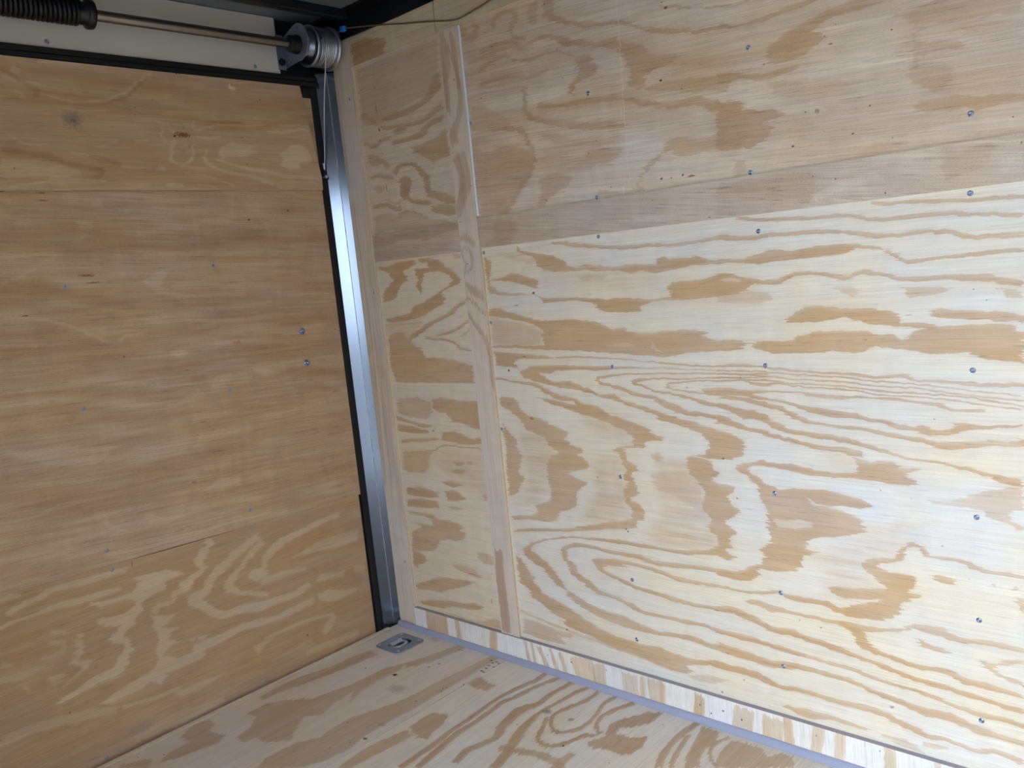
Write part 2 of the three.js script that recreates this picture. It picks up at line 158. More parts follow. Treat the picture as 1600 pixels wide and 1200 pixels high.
    ['s', 0.85, [1215, 210, 11.8, 1245, 205, 14.7, 1289, 201, 18.1, 1327, 196, 20.3, 1360, 195, 18, 1407, 205, 13, 1442, 205, 12, 1494, 203, 11.7, 1535, 203, 10.4, 1576, 194, 10.5, 1615, 186, 11.7, 1652, 180, 13.7, 1682, 176, 19.8, 1718, 179, 19.5, 1754, 175, 17.7, 1781, 165, 15.3, 1811, 163, 12.6, 1860, 163, 12.3]],
    ['s', 0.8, [1211, 157, 11.6, 1261, 156, 12.8, 1311, 156, 12.9, 1343, 149, 13.3, 1371, 142, 11, 1412, 147, 11.9, 1448, 147, 12, 1491, 146, 11.9, 1533, 147, 11.6, 1574, 148, 13, 1605, 144, 13.2, 1632, 137, 13.3, 1670, 128, 13.1, 1692, 122, 11, 1717, 128, 9.6, 1745, 123, 9.8, 1773, 120, 8.3, 1811, 130, 10.2, 1843, 127, 12, 1859, 123, 12.1]],
    ['s', 0.85, [1389, 368, 9.5, 1424, 365, 13.9, 1459, 366, 11.3, 1493, 366, 13.9, 1510, 359, 14, 1542, 355, 11.1, 1582, 357, 8.6, 1613, 359, 8.4]],
    ['p', 0.85, [1491, 403, 1512, 411, 1545, 414, 1585, 419, 1616, 428, 1609, 439, 1594, 449, 1578, 459, 1567, 470, 1579, 482, 1603, 489, 1633, 495, 1645, 513, 1660, 528, 1679, 536, 1693, 523, 1707, 511, 1735, 514, 1762, 514, 1785, 505, 1808, 499, 1834, 500, 1865, 498, 1865, 492, 1833, 492, 1801, 492, 1775, 497, 1751, 507, 1717, 505, 1696, 507, 1682, 523, 1668, 525, 1656, 509, 1652, 492, 1633, 485, 1602, 480, 1598, 471, 1625, 465, 1655, 466, 1673, 463, 1669, 442, 1661, 427, 1683, 427, 1682, 421, 1660, 412, 1649, 398, 1644, 380, 1625, 362, 1598, 358, 1566, 356, 1542, 357, 1522, 363, 1543, 376, 1575, 385, 1607, 398, 1611, 403, 1568, 392, 1535, 388, 1511, 391]],
    ['s', 0.7, [1298, 336, 7.6, 1332, 338, 14.7, 1359, 330, 17.1, 1391, 332, 9.4, 1427, 330, 9.3, 1466, 330, 9.2, 1500, 328, 9.9, 1541, 331, 12.3, 1581, 331, 12.1, 1620, 336, 7.4, 1643, 342, 6.2, 1666, 354, 7.1, 1695, 356, 16.6, 1723, 355, 19, 1751, 348, 12.4, 1782, 351, 9.9, 1815, 353, 9.9, 1863, 351, 9.8]],
    ['s', 0.8, [1517, 332, 9.6, 1537, 323, 13.4, 1557, 315, 26.2, 1564, 297, 23.9, 1587, 286, 14.1, 1618, 278, 11.4, 1648, 273, 11.2, 1678, 269, 10.7, 1714, 274, 12.5, 1739, 272, 15.2, 1756, 263, 12.9, 1790, 262, 12.4, 1823, 259, 10.3, 1861, 257, 8.9]],
    ['p', 0.7, [1672, 333, 1687, 326, 1705, 322, 1729, 318, 1747, 317, 1722, 310, 1694, 312, 1679, 314, 1674, 323]],
    ['p', 0.65, [1786, 312, 1794, 317, 1804, 311, 1824, 322, 1850, 332, 1862, 332, 1862, 324, 1837, 318, 1817, 311, 1810, 299, 1830, 293, 1849, 290, 1862, 286, 1862, 276, 1843, 282, 1820, 290, 1797, 298]],
    ['p', 0.75, [1709, 470, 1723, 476, 1744, 472, 1752, 460, 1733, 458, 1712, 461]],
    ['p', 0.6, [1812, 473, 1820, 475, 1819, 467, 1814, 467]],
    ['p', 0.5, [1849, 473, 1858, 476, 1855, 466, 1849, 465]],
    ['p', 0.6, [1849, 454, 1864, 453, 1864, 423, 1855, 432]],
    ['p', 0.7, [1378, 95, 1390, 106, 1401, 101, 1424, 108, 1455, 108, 1489, 107, 1531, 106, 1556, 103, 1572, 101, 1555, 96, 1522, 95, 1489, 96, 1445, 87, 1414, 84, 1396, 91]],
    ['p', 0.4, [1584, 98, 1611, 101, 1642, 102, 1665, 94, 1683, 81, 1649, 83, 1611, 87]],
    ['p', 0.5, [1673, 108, 1698, 110, 1731, 110, 1705, 99, 1680, 99]],
    ['g', 0.5, [908, 654, 975, 665, 987, 601, 980, 535, 994, 491, 920, 476, 832, 470, 891, 550, 884, 601]],
    ['g', 0.5, [1082, 653, 1168, 660, 1176, 628, 1195, 607, 1214, 585, 1196, 555, 1224, 521, 1240, 463, 1172, 438, 1063, 436, 1038, 467, 1098, 524, 1077, 595]],
    ['g', 0.45, [667, 734, 739, 695, 767, 649, 736, 614, 720, 543, 679, 494, 628, 488, 655, 580, 636, 661]],
    ['g', 0.35, [863, 753, 948, 742, 1020, 712, 1012, 682, 942, 687, 872, 718]],
    ['g', 0.4, [1501, 703, 1565, 695, 1572, 676, 1556, 666, 1508, 666]],
    ['g', 0.35, [1508, 511, 1573, 529, 1666, 582, 1701, 547, 1626, 496, 1579, 467, 1488, 439, 1456, 468]],
    ['g', 0.3, [617, 1195, 762, 1143, 1113, 1104, 1143, 1084, 944, 1087, 769, 1092, 760, 1123]],
    ['g', 0.35, [577, 1013, 756, 982, 751, 941, 567, 943]],
    ['g', 0.35, [911, 775, 1027, 761, 1080, 725, 965, 718, 847, 763]],
    ['g', 0.35, [1489, 452, 1571, 466, 1608, 431, 1543, 381, 1486, 386]],
  ],
  UP: [
    ['s', 0.75, [885, 1737, 12.8, 919, 1722, 10.6, 963, 1702, 10.5, 1008, 1691, 7.6, 1061, 1683, 7.4, 1092, 1674, 8, 1122, 1659, 8.7, 1161, 1641, 9.8, 1195, 1629, 11, 1219, 1625, 10, 1243, 1623, 6.9, 1265, 1611, 8.3, 1301, 1605, 7.7, 1346, 1599, 8.4]],
    ['p', 0.65, [1171, 1693, 1214, 1680, 1251, 1666, 1287, 1654, 1323, 1649, 1349, 1645, 1348, 1640, 1304, 1647, 1260, 1660, 1213, 1674, 1185, 1685]],
    ['p', 0.8, [819, 1702, 845, 1709, 881, 1701, 926, 1682, 971, 1667, 1003, 1651, 1036, 1651, 1058, 1650, 1088, 1630, 1129, 1616, 1143, 1610, 1137, 1600, 1157, 1591, 1215, 1579, 1224, 1569, 1204, 1563, 1179, 1559, 1154, 1558, 1127, 1547, 1136, 1529, 1115, 1523, 1090, 1539, 1092, 1564, 1084, 1587, 1080, 1604, 1066, 1625, 1024, 1635, 980, 1647, 936, 1662, 890, 1678, 856, 1695, 831, 1697]],
    ['s', 0.6, [883, 1793, 36.6, 872, 1756, 28.7, 891, 1736, 14]],
    ['s', 0.5, [842, 1782, 22.7, 821, 1770, 28.5, 830, 1740, 22.6]],
    ['s', 0.55, [696, 1765, 15.3, 692, 1780, 16.4, 720, 1792, 12.6, 753, 1788, 11.2, 767, 1768, 16.1, 749, 1756, 16.5, 752, 1732, 12.3, 795, 1712, 9.8]],
    ['s', 0.6, [634, 1718, 12.5, 690, 1719, 12.2, 744, 1718, 10, 780, 1697, 9, 806, 1698, 9.8, 832, 1703, 10]],
    ['s', 0.55, [596, 1702, 11.1, 653, 1704, 10, 702, 1707, 7.3, 748, 1703, 6.8, 791, 1685, 6.7]],
    ['s', 0.65, [620, 1672, 13.5, 678, 1686, 11.4, 720, 1688, 8.3, 763, 1669, 8.2, 801, 1660, 8.3, 839, 1663, 8.4, 876, 1661, 7.1, 911, 1651, 6.9, 939, 1637, 7.7]],
    ['p', 0.8, [945, 1636, 990, 1628, 994, 1616, 982, 1610, 1009, 1597, 996, 1585, 979, 1580, 961, 1575, 943, 1572, 924, 1556, 934, 1540, 912, 1558, 920, 1574, 939, 1588, 947, 1609]],
    ['s', 0.5, [615, 1634, 10.2, 679, 1638, 10.9, 726, 1637, 10.3, 777, 1623, 10.1, 821, 1621, 9.5, 860, 1628, 7.4]],
    ['s', 0.7, [774, 1601, 15.9, 774, 1577, 14.2, 768, 1550, 13.9, 778, 1529, 12.5, 820, 1509, 16.2, 868, 1493, 15.9, 927, 1478, 17.8, 984, 1466, 17.6, 1039, 1456, 15.1, 1071, 1452, 12.9]],
    ['s', 0.75, [812, 1548, 11.5, 861, 1536, 9.1, 909, 1529, 11.3, 956, 1527, 11.2, 1001, 1524, 13.1, 1045, 1516, 11.9, 1087, 1505, 11.7, 1137, 1487, 11.5, 1186, 1473, 12.2, 1235, 1469, 18.4, 1263, 1470, 19.6, 1290, 1454, 23.2, 1334, 1440, 22.9]],
    ['p', 0.5, [1130, 1522, 1161, 1528, 1201, 1525, 1249, 1521, 1294, 1511, 1339, 1507, 1337, 1475, 1292, 1484, 1246, 1489, 1199, 1503, 1150, 1513]],
    ['p', 0.45, [580, 1591, 642, 1574, 700, 1544, 717, 1516, 660, 1507, 563, 1529]],
    ['p', 0.5, [571, 1482, 612, 1465, 682, 1464, 736, 1460, 773, 1439, 782, 1409, 766, 1382, 736, 1357, 706, 1331, 673, 1295, 573, 1296, 572, 1364]],
    ['s', 0.7, [634, 1516, 7.9, 702, 1509, 10.5, 754, 1493, 10.9, 767, 1469, 11.7, 783, 1438, 12.3, 782, 1409, 12.8, 762, 1378, 15.1, 729, 1353, 15, 697, 1318, 15.3, 666, 1291, 15.2]],
    ['p', 0.6, [848, 1375, 901, 1358, 893, 1341, 862, 1331, 822, 1317, 807, 1299, 781, 1298, 799, 1334, 790, 1364]],
    ['p', 0.5, [961, 1418, 1012, 1412, 1055, 1402, 1048, 1382, 1008, 1374, 962, 1372, 915, 1370, 880, 1380, 917, 1388, 947, 1397]],
    ['p', 0.6, [1090, 1318, 1109, 1346, 1136, 1363, 1163, 1376, 1175, 1395, 1205, 1401, 1238, 1389, 1276, 1388, 1331, 1389, 1329, 1357, 1283, 1359, 1255, 1357, 1235, 1354, 1202, 1361, 1183, 1377, 1168, 1371, 1151, 1357, 1119, 1340, 1096, 1317, 1104, 1294, 1083, 1297]],
    ['p', 0.5, [980, 1320, 1024, 1309, 1056, 1300, 1079, 1306, 1072, 1294, 1000, 1296, 966, 1299]],
    ['p', 0.35, [804, 1477, 866, 1471, 923, 1447, 982, 1446, 1037, 1441, 1063, 1423, 1007, 1419, 921, 1429, 862, 1443]],
    ['s', 0.5, [574, 1801, 25.3, 591, 1762, 20.1, 627, 1763, 17.1, 617, 1795, 12.8]],
    ['s', 0.7, [1316, 1606, 8.4, 1360, 1599, 7.6, 1394, 1596, 7.6, 1428, 1596, 8.5, 1460, 1601, 9.6, 1484, 1603, 10.6, 1516, 1606, 11.3, 1546, 1610, 11.2]],
    ['s', 0.6, [1319, 1646, 5.7, 1346, 1642, 5.8, 1376, 1642, 5.8, 1397, 1644, 4.7]],
    ['p', 0.7, [1420, 1533, 1441, 1547, 1466, 1559, 1494, 1567, 1522, 1576, 1559, 1580, 1596, 1582, 1617, 1583, 1665, 1570, 1631, 1563, 1595, 1562, 1566, 1566, 1544, 1561, 1528, 1551, 1542, 1529, 1499, 1507, 1459, 1505, 1431, 1512]],
    ['p', 0.5, [1668, 1543, 1691, 1540, 1718, 1543, 1762, 1547, 1880, 1514, 1879, 1490, 1822, 1499, 1777, 1501, 1729, 1507, 1709, 1492, 1722, 1475, 1744, 1477, 1788, 1464, 1775, 1453, 1744, 1459, 1721, 1456, 1708, 1459, 1714, 1440, 1759, 1434, 1774, 1417, 1758, 1397, 1742, 1387, 1726, 1391, 1713, 1407, 1697, 1417, 1694, 1431, 1702, 1457, 1706, 1489, 1707, 1512, 1691, 1530]],
    ['p', 0.35, [1728, 1477, 1788, 1464, 1785, 1452, 1734, 1462]],
    ['p', 0.65, [1692, 1357, 1709, 1367, 1706, 1378, 1742, 1377, 1773, 1376, 1819, 1365, 1849, 1362, 1877, 1356, 1877, 1344, 1848, 1346, 1825, 1345, 1803, 1340, 1788, 1352, 1757, 1351, 1725, 1355, 1705, 1358]],
    ['p', 0.5, [1536, 1401, 1551, 1401, 1569, 1394, 1558, 1389, 1539, 1395]],
    ['p', 0.45, [1337, 1332, 1355, 1329, 1358, 1305, 1348, 1290, 1335, 1296]],
    ['p', 0.3, [1628, 1319, 1656, 1321, 1690, 1308, 1655, 1297, 1627, 1298, 1584, 1297]],
    ['p', 0.95, [1306, 1459, 1332, 1450, 1363, 1448, 1370, 1429, 1400, 1419, 1433, 1417, 1455, 1407, 1449, 1401, 1428, 1399, 1411, 1394, 1425, 1384, 1422, 1373, 1404, 1357, 1378, 1349, 1325, 1352, 1299, 1362]],
    ['s', 0.75, [1309, 1504, 19.7, 1353, 1500, 15.3, 1375, 1494, 11.2, 1396, 1487, 13.2, 1429, 1486, 13.5, 1458, 1489, 11.5, 1486, 1490, 9.4]],
    ['p', 0.3, [1416, 1474, 1515, 1456, 1572, 1451, 1589, 1430, 1514, 1427, 1435, 1443]],
    ['p', 0.3, [1776, 1495, 1836, 1486, 1879, 1478, 1879, 1447, 1821, 1458, 1791, 1472]],
    ['g', 0.45, [554, 1520, 775, 1453, 766, 1387, 674, 1300, 567, 1307]],
    ['g', 0.4, [804, 1477, 1064, 1436, 1066, 1405, 854, 1374, 794, 1402]],
    ['g', 0.4, [1098, 1621, 1230, 1582, 1341, 1540, 1339, 1509, 1152, 1542]],
    ['g', 0.35, [580, 1740, 699, 1688, 775, 1657, 757, 1618, 596, 1653]],
    ['g', 0.4, [1665, 1547, 1880, 1502, 1878, 1360, 1710, 1394, 1695, 1458]],
    ['g', 0.3, [1374, 1486, 1590, 1454, 1694, 1425, 1658, 1377, 1474, 1420]],
  ],
  NL: [
    ['p', 0.85, [109, 1194, 140, 1190, 165, 1192, 203, 1201, 251, 1201, 286, 1202, 296, 1194, 277, 1186, 253, 1180, 234, 1174, 221, 1165, 243, 1156, 244, 1144, 216, 1138, 201, 1123, 186, 1104, 178, 1093, 146, 1086, 114, 1084, 126, 1115, 154, 1134, 175, 1148, 160, 1165, 138, 1180, 111, 1184]],
    ['p', 0.9, [304, 1205, 354, 1202, 381, 1195, 406, 1182, 420, 1170, 440, 1157, 473, 1135, 466, 1123, 433, 1114, 405, 1108, 384, 1098, 401, 1082, 388, 1068, 352, 1054, 322, 1044, 292, 1033, 256, 1025, 208, 1023, 158, 1018, 115, 1023, 123, 1031, 186, 1037, 235, 1043, 257, 1066, 298, 1072, 323, 1082, 353, 1092, 383, 1105, 417, 1118, 441, 1131, 422, 1147, 391, 1157, 348, 1162, 325, 1160, 310, 1140, 299, 1106, 291, 1095, 284, 1122, 289, 1152, 286, 1166, 282, 1176, 316, 1175, 350, 1175, 341, 1190, 308, 1193]],
    ['s', 0.85, [484, 1071, 11.4, 451, 1057, 11.8, 416, 1038, 13.8, 381, 1027, 11.6, 334, 1013, 13.7, 298, 998, 14.3, 260, 980, 14.4, 221, 965, 12.3]],
    ['p', 0.75, [221, 965, 237, 949, 264, 937, 279, 921, 288, 909, 329, 909, 362, 905, 405, 901, 436, 894, 482, 884, 485, 830, 316, 831, 136, 828, 114, 881, 126, 979, 164, 986, 201, 985, 199, 973]],
    ['s', 0.8, [292, 968, 9.9, 337, 963, 7.8, 381, 960, 9.7, 413, 952, 8.4, 442, 935, 8.1, 489, 927, 5.7]],
    ['s', 0.8, [345, 974, 5.7, 396, 981, 7.5, 441, 995, 8.4, 475, 1009, 7.6, 491, 1015, 7.6]],
    ['s', 0.6, [448, 969, 5.9, 470, 979, 5.9, 493, 993, 6]],
    ['p', 0.4, [447, 1208, 484, 1205, 481, 1190, 456, 1192]],
    ['s', 0.6, [119, 1011, 4, 205, 1011, 3.9, 289, 1014, 3.8]],
    ['p', 0.75, [290, 779, 332, 788, 419, 779, 493, 782, 492, 718, 486, 694, 450, 700, 414, 712, 376, 714, 367, 727, 346, 738, 312, 740, 292, 755]],
    ['p', 0.6, [126, 774, 226, 785, 283, 771, 289, 739, 262, 714, 178, 718, 124, 728]],
    ['s', 0.8, [116, 682, 25.9, 172, 679, 23.3, 220, 677, 16.6, 262, 678, 8.2]],
    ['s', 0.85, [115, 713, 11.2, 176, 704, 11, 235, 694, 9.3, 276, 695, 6.1]],
    ['s', 0.8, [121, 638, 12.5, 190, 645, 12.3, 263, 652, 8.8, 305, 656, 5.9]],
    ['p', 0.75, [325, 677, 382, 685, 414, 675, 455, 666, 488, 676, 488, 653, 426, 648, 344, 651, 310, 653]],
    ['s', 0.9, [126, 599, 5, 221, 610, 4.8, 282, 622, 4.7, 313, 635, 4.7, 353, 639, 4.8, 424, 637, 4.7, 478, 639, 4.8, 490, 630, 3.9]],
    ['p', 0.5, [126, 594, 195, 604, 269, 613, 240, 583, 242, 558, 221, 540, 147, 537, 117, 543]],
    ['p', 0.9, [357, 590, 401, 592, 402, 582, 380, 578, 361, 583]],
    ['p', 0.8, [415, 595, 442, 595, 433, 587, 417, 587]],
    ['p', 0.85, [344, 563, 387, 571, 419, 568, 385, 555, 351, 556]],
    ['p', 0.85, [289, 522, 336, 528, 369, 526, 387, 519, 344, 507, 310, 512]],
    ['p', 0.85, [125, 486, 189, 493, 236, 490, 270, 481, 272, 471, 232, 462, 171, 459, 121, 460]],
    ['p', 0.85, [301, 490, 337, 498, 370, 494, 395, 476, 354, 464, 314, 463]],
    ['p', 0.85, [118, 445, 194, 454, 255, 456, 274, 446, 269, 435, 214, 427, 120, 422]],
    ['p', 0.6, [317, 445, 357, 448, 395, 445, 355, 438, 319, 437]],
    ['p', 0.6, [474, 505, 490, 503, 487, 483, 473, 482]],
    ['p', 0.7, [118, 406, 187, 408, 235, 406, 257, 399, 280, 395, 310, 401, 338, 395, 370, 389, 369, 381, 346, 373, 375, 368, 370, 348, 328, 334, 294, 337, 257, 328, 241, 300, 215, 287, 113, 271, 125, 338, 179, 363, 131, 371, 229, 370, 232, 391, 185, 400, 123, 400]],
    ['p', 0.75, [117, 272, 163, 271, 185, 253, 170, 237, 137, 227, 135, 214, 112, 227]],
    ['p', 0.8, [113, 157, 172, 177, 212, 197, 273, 206, 332, 213, 394, 216, 364, 200, 316, 183, 286, 173, 229, 151, 174, 147, 116, 140]],
    ['p', 0.6, [293, 256, 339, 260, 395, 255, 425, 240, 424, 231, 369, 234, 320, 242]],
    ['p', 0.55, [419, 312, 447, 316, 468, 315, 491, 307, 487, 283, 447, 280, 422, 292]],
    ['p', 0.8, [122, 102, 199, 117, 279, 131, 332, 133, 384, 146, 422, 139, 398, 126, 352, 118, 288, 114, 233, 98, 183, 92, 133, 91]],
    ['p', 0.6, [225, 88, 284, 87, 347, 84, 403, 88, 456, 112, 482, 113, 489, 82, 424, 80, 312, 81]],
    ['g', 0.4, [121, 1019, 290, 1022, 222, 969, 126, 979]],
    ['g', 0.5, [127, 603, 269, 613, 233, 541, 115, 534]],
    ['g', 0.3, [269, 613, 487, 630, 482, 486, 325, 533]],
  ],
  FM: [
    ['s', 0.85, [12, 669, 16, 71, 672, 17.1, 131, 657, 17.8, 194, 648, 16.3, 247, 650, 15, 320, 655, 16.8, 377, 656, 16.2, 448, 665, 19.7, 518, 668, 19.7, 568, 669, 19.4]],
    ['s', 0.85, [16, 720, 18.6, 58, 707, 18.3, 108, 694, 17.6, 163, 685, 17.3, 210, 672, 16.3, 255, 676, 16.7, 326, 680, 18.7, 391, 680, 19.6, 475, 695, 20, 544, 706, 19.5]],
    ['s', 0.85, [21, 769, 19.3, 67, 761, 18.5, 118, 757, 17.1, 164, 760, 20.7, 206, 742, 34.4, 249, 745, 33, 300, 756, 28.4, 342, 777, 21.5, 373, 771, 21.4, 422, 757, 24.2, 478, 769, 20.8]],
    ['s', 0.85, [21, 823, 19.6, 71, 808, 16.2, 121, 804, 15.5, 165, 796, 17.4, 204, 794, 19.1, 256, 803, 25.2, 314, 821, 27.2, 378, 845, 26.5, 442, 862, 26.5]],
    ['s', 0.9, [24, 859, 14.3, 80, 858, 15.2, 136, 842, 15.8, 179, 833, 12.6, 224, 854, 10.4, 241, 893, 16.4, 216, 922, 15.7, 175, 931, 12.8, 122, 923, 11.4, 71, 910, 12.7, 21, 916, 14.5]],
    ['s', 0.9, [23, 975, 15.9, 82, 951, 17.5, 125, 942, 13.8, 171, 959, 10.3, 189, 985, 12.4, 220, 957, 15.3, 263, 943, 15, 303, 911, 17.1, 295, 872, 12.7, 244, 845, 11.4, 199, 824, 10.4]],
    ['p', 0.9, [144, 980, 87, 1002, 43, 1027, 27, 1063, 77, 1064, 120, 1040, 145, 1011, 167, 1019, 164, 1055, 141, 1091, 184, 1105, 227, 1098, 236, 1075, 236, 1045, 253, 998, 239, 979, 198, 1003, 171, 991]],
    ['p', 0.7, [431, 549, 374, 545, 341, 550, 336, 594, 375, 615, 415, 620, 447, 635, 453, 604]],
    ['s', 0.85, [17, 1159, 18.9, 76, 1152, 20, 127, 1154, 17.9, 185, 1162, 19.4, 234, 1179, 18]],
    ['s', 0.8, [79, 1167, 12, 136, 1180, 13, 190, 1192, 11.1, 218, 1203, 10.6]],
    ['p', 0.75, [28, 1173, 31, 1223, 72, 1239, 116, 1230, 158, 1241, 181, 1260, 203, 1227, 156, 1206, 101, 1194]],
    ['p', 0.7, [41, 1288, 38, 1313, 44, 1341, 69, 1359, 35, 1374, 35, 1411, 72, 1427, 166, 1284, 106, 1264, 44, 1264]],
    ['s', 0.8, [37, 1254, 10.4, 85, 1239, 10.3, 128, 1250, 8.1, 154, 1284, 9.3]],
    ['s', 0.7, [157, 502, 39.5, 168, 554, 46.7, 169, 595, 39]],
    ['s', 0.6, [646, 551, 31.5, 568, 551, 44.2, 494, 562, 46.1, 448, 568, 35.1]],
    ['s', 0.7, [372, 814, 25.4, 351, 887, 24.6, 340, 942, 26.1, 352, 998, 22.9]],
    ['s', 0.7, [291, 980, 20.7, 340, 981, 23.7, 384, 986, 22.5]],
  ],
  FR: [
    ['s', 0.7, [200, 112, 53.9, 269, 97, 52.1, 341, 90, 48.1, 419, 69, 51.2, 499, 55, 40.4, 568, 56, 30.6]],
    ['p', 0.62, [485, 190, 425, 205, 363, 220, 308, 222, 251, 224, 195, 254, 237, 279, 312, 275, 393, 284, 446, 306, 392, 258, 470, 267, 520, 289, 556, 257, 599, 285, 644, 328, 685, 285, 691, 232, 720, 231, 722, 183, 670, 172, 632, 135, 641, 96, 576, 97, 518, 137]],
    ['p', 0.6, [-1, 455, 100, 445, 196, 437, 270, 430, 341, 423, 416, 404, 481, 375, 545, 370, 594, 383, 643, 351, 687, 347, 729, 344, 769, 362, 710, 452, 647, 490, 590, 497, 530, 483, 460, 480, 379, 489, 284, 488, 183, 487, 96, 484, 16, 492]],
    ['p', 0.68, [752, 19, 713, 31, 719, 71, 748, 96, 731, 146, 759, 170, 810, 157, 859, 144, 901, 120, 863, 96, 807, 96, 810, 46]],
    ['p', 0.6, [969, 36, 919, 72, 898, 84, 928, 120, 975, 48]],
    ['s', 0.6, [10, 333, 33.9, 81, 315, 36.8, 150, 297, 42.5, 206, 267, 34.6]],
    ['s', 0.5, [39, 210, 40, -25, 227, 42.6, -49, 250, 40]],
    ['l', 0.5, [384, 272, 330, 274, 296, 302, 360, 311, 408, 314]],
  ],
  DM: [
    ['l', 0.4, [832, 1376, 784, 1370, 799, 1348, 831, 1315, 846, 1322, 821, 1343]],
    ['l', 0.45, [683, 1209, 642, 1235, 604, 1239, 620, 1216, 636, 1193, 589, 1171, 485, 1155, 591, 1159, 651, 1176]],
    ['l', 0.55, [651, 1019, 613, 1020, 583, 1006, 616, 1002]],
    ['h', 0.45, [1035, 1152, 5.3, 964, 1142, 6.5, 890, 1120, 6.7, 830, 1084, 8, 777, 1060, 8.1, 752, 1074, 6.9, 698, 1073, 5.9]],
    ['l', 0.5, [406, 938, 348, 923, 305, 902, 366, 905]],
    ['h', 0.4, [1045, 1090, 7.4, 973, 1080, 6.5, 897, 1076, 5.5]],
    ['s', 0.3, [595, 930, 24.8, 544, 915, 29.1, 567, 893, 19.6]],
    ['s', 0.3, [931, 895, 22.1, 906, 884, 27.8]],
    ['h', 0.35, [1023, 1230, 10, 971, 1248, 9.1, 916, 1276, 7.1, 883, 1291, 5.2]],
    ['h', 0.35, [1058, 1012, 6.3, 960, 1007, 7.6, 896, 1014, 5.6]],
    ['h', 0.35, [776, 1420, 24, 756, 1403, 18.1]],
    ['h', 0.4, [671, 1279, 5.8, 572, 1279, 7.2, 465, 1280, 7.5, 430, 1284, 6.2]],
    ['l', 0.4, [610, 621, 549, 640, 489, 632, 493, 604, 569, 603]],
    ['h', 0.35, [1114, 667, 5.8, 1035, 667, 7.2, 977, 681, 6.1]],
    ['l', 0.35, [879, 635, 867, 599, 822, 566, 859, 571, 884, 605]],
    ['l', 0.35, [777, 606, 729, 579, 662, 566, 719, 555, 770, 571]],
    ['h', 0.4, [752, 518, 9.3, 657, 509, 11, 509, 508, 10, 349, 491, 10.5]],
    ['h', 0.4, [891, 523, 8.8, 792, 511, 9.2, 726, 510, 8.1]],
    ['l', 0.35, [1086, 841, 981, 829, 811, 793, 877, 761, 962, 776, 1038, 812]],
  ],
  VB: [
    ['p', 0.6, [494, 1118, 534, 1112, 561, 1089, 570, 1067, 539, 1079, 507, 1099]],
    ['s', 0.6, [499, 1082, 8.5, 536, 1055, 9.4, 567, 1028, 8.6]],
    ['s', 0.6, [497, 1034, 12, 527, 993, 14.2, 557, 957, 17, 571, 913, 20, 569, 870, 20, 572, 815, 17.6]],
    ['s', 0.55, [495, 1140, 7.4, 507, 1167, 7.6, 498, 1211, 6, 524, 1214, 5.3, 536, 1194, 9.9, 532, 1166, 9.2, 503, 1146, 6.2]],
    ['s', 0.5, [508, 1798, 19.3, 515, 1713, 24.8, 499, 1649, 22.7, 499, 1581, 20]],
    ['s', 0.55, [542, 1790, 14, 551, 1722, 14.2, 553, 1638, 14.4]],
    ['s', 0.5, [533, 1473, 28.8, 543, 1419, 36.8, 534, 1379, 44, 512, 1340, 29]],
    ['s', 0.8, [521, 338, 31.2, 515, 259, 34.5, 517, 160, 34.9, 517, 84, 32.3]],
    ['s', 0.5, [586, 448, 20.4, 588, 387, 20.6, 593, 349, 15.6]],
    ['s', 0.55, [507, 1468, 20.4, 521, 1440, 21.2, 530, 1400, 29.7, 525, 1361, 37.2, 507, 1324, 33.3, 500, 1301, 18.8]],
    ['s', 0.6, [492, 1252, 13.9, 522, 1241, 16.7, 553, 1227, 16.7]],
    ['s', 0.5, [489, 1774, 18.1, 496, 1722, 21.9, 501, 1657, 29.7, 498, 1594, 26.3]],
    ['s', 0.5, [525, 1765, 10.1, 543, 1711, 13.7, 555, 1646, 17.9, 551, 1596, 22.1, 535, 1562, 21.8, 514, 1527, 33.8, 518, 1501, 29.3]],
  ],
  BB: [
    ['s', 0.8, [213, 85, 101.1, 213, 12, 101.4]],
    ['s', 0.7, [308, 84, 22.2, 314, 14, 22.2]],
    ['s', 0.75, [468, 82, 31.9, 460, 7, 32.1]],
    ['s', 0.7, [592, 83, 8.7, 606, 3, 10.8]],
    ['s', 0.7, [617, 85, 10.6, 631, 2, 12.8]],
    ['s', 0.7, [645, 76, 15.3, 679, -1, 15.2]],
    ['s', 0.7, [688, 78, 12.7, 716, -3, 12.6]],
    ['s', 0.7, [725, 72, 16.4, 744, 1, 16.4]],
    ['s', 0.55, [798, 79, 77.7, 816, -2, 67.9]],
    ['s', 0.6, [859, 76, 44.2, 859, -5, 44.4]],
    ['s', 0.5, [958, 73, 50.1, 959, 1, 50.3]],
    ['s', 0.7, [998, 76, 16, 995, -3, 16.1]],
    ['s', 0.55, [1037, 76, 47.5, 1038, -4, 39.8]],
    ['s', 0.8, [1060, 72, 15.1, 1053, -7, 15.2]],
    ['s', 0.8, [1166, 74, 27.8, 1157, -3, 28]],
    ['s', 0.65, [1285, 72, 50.6, 1274, 0, 51]],
    ['s', 0.6, [1355, 71, 49.9, 1351, 6, 50.2]],
    ['s', 0.7, [1392, 83, 23.6, 1394, 9, 23.7]],
    ['s', 0.55, [1467, 86, 29, 1455, 10, 25.1]],
    ['s', 0.6, [1514, 85, 20.5, 1506, 10, 20.6]],
    ['s', 0.7, [1615, 86, 23.6, 1615, 25, 23.7]],
    ['s', 0.5, [1708, 88, 14.8, 1710, 25, 14.8]],
  ],
  NU: [
    ['p', 0.35, [119, 1786, 295, 1792, 479, 1790, 470, 1664, 437, 1656, 363, 1650, 266, 1631, 196, 1611, 120, 1625]],
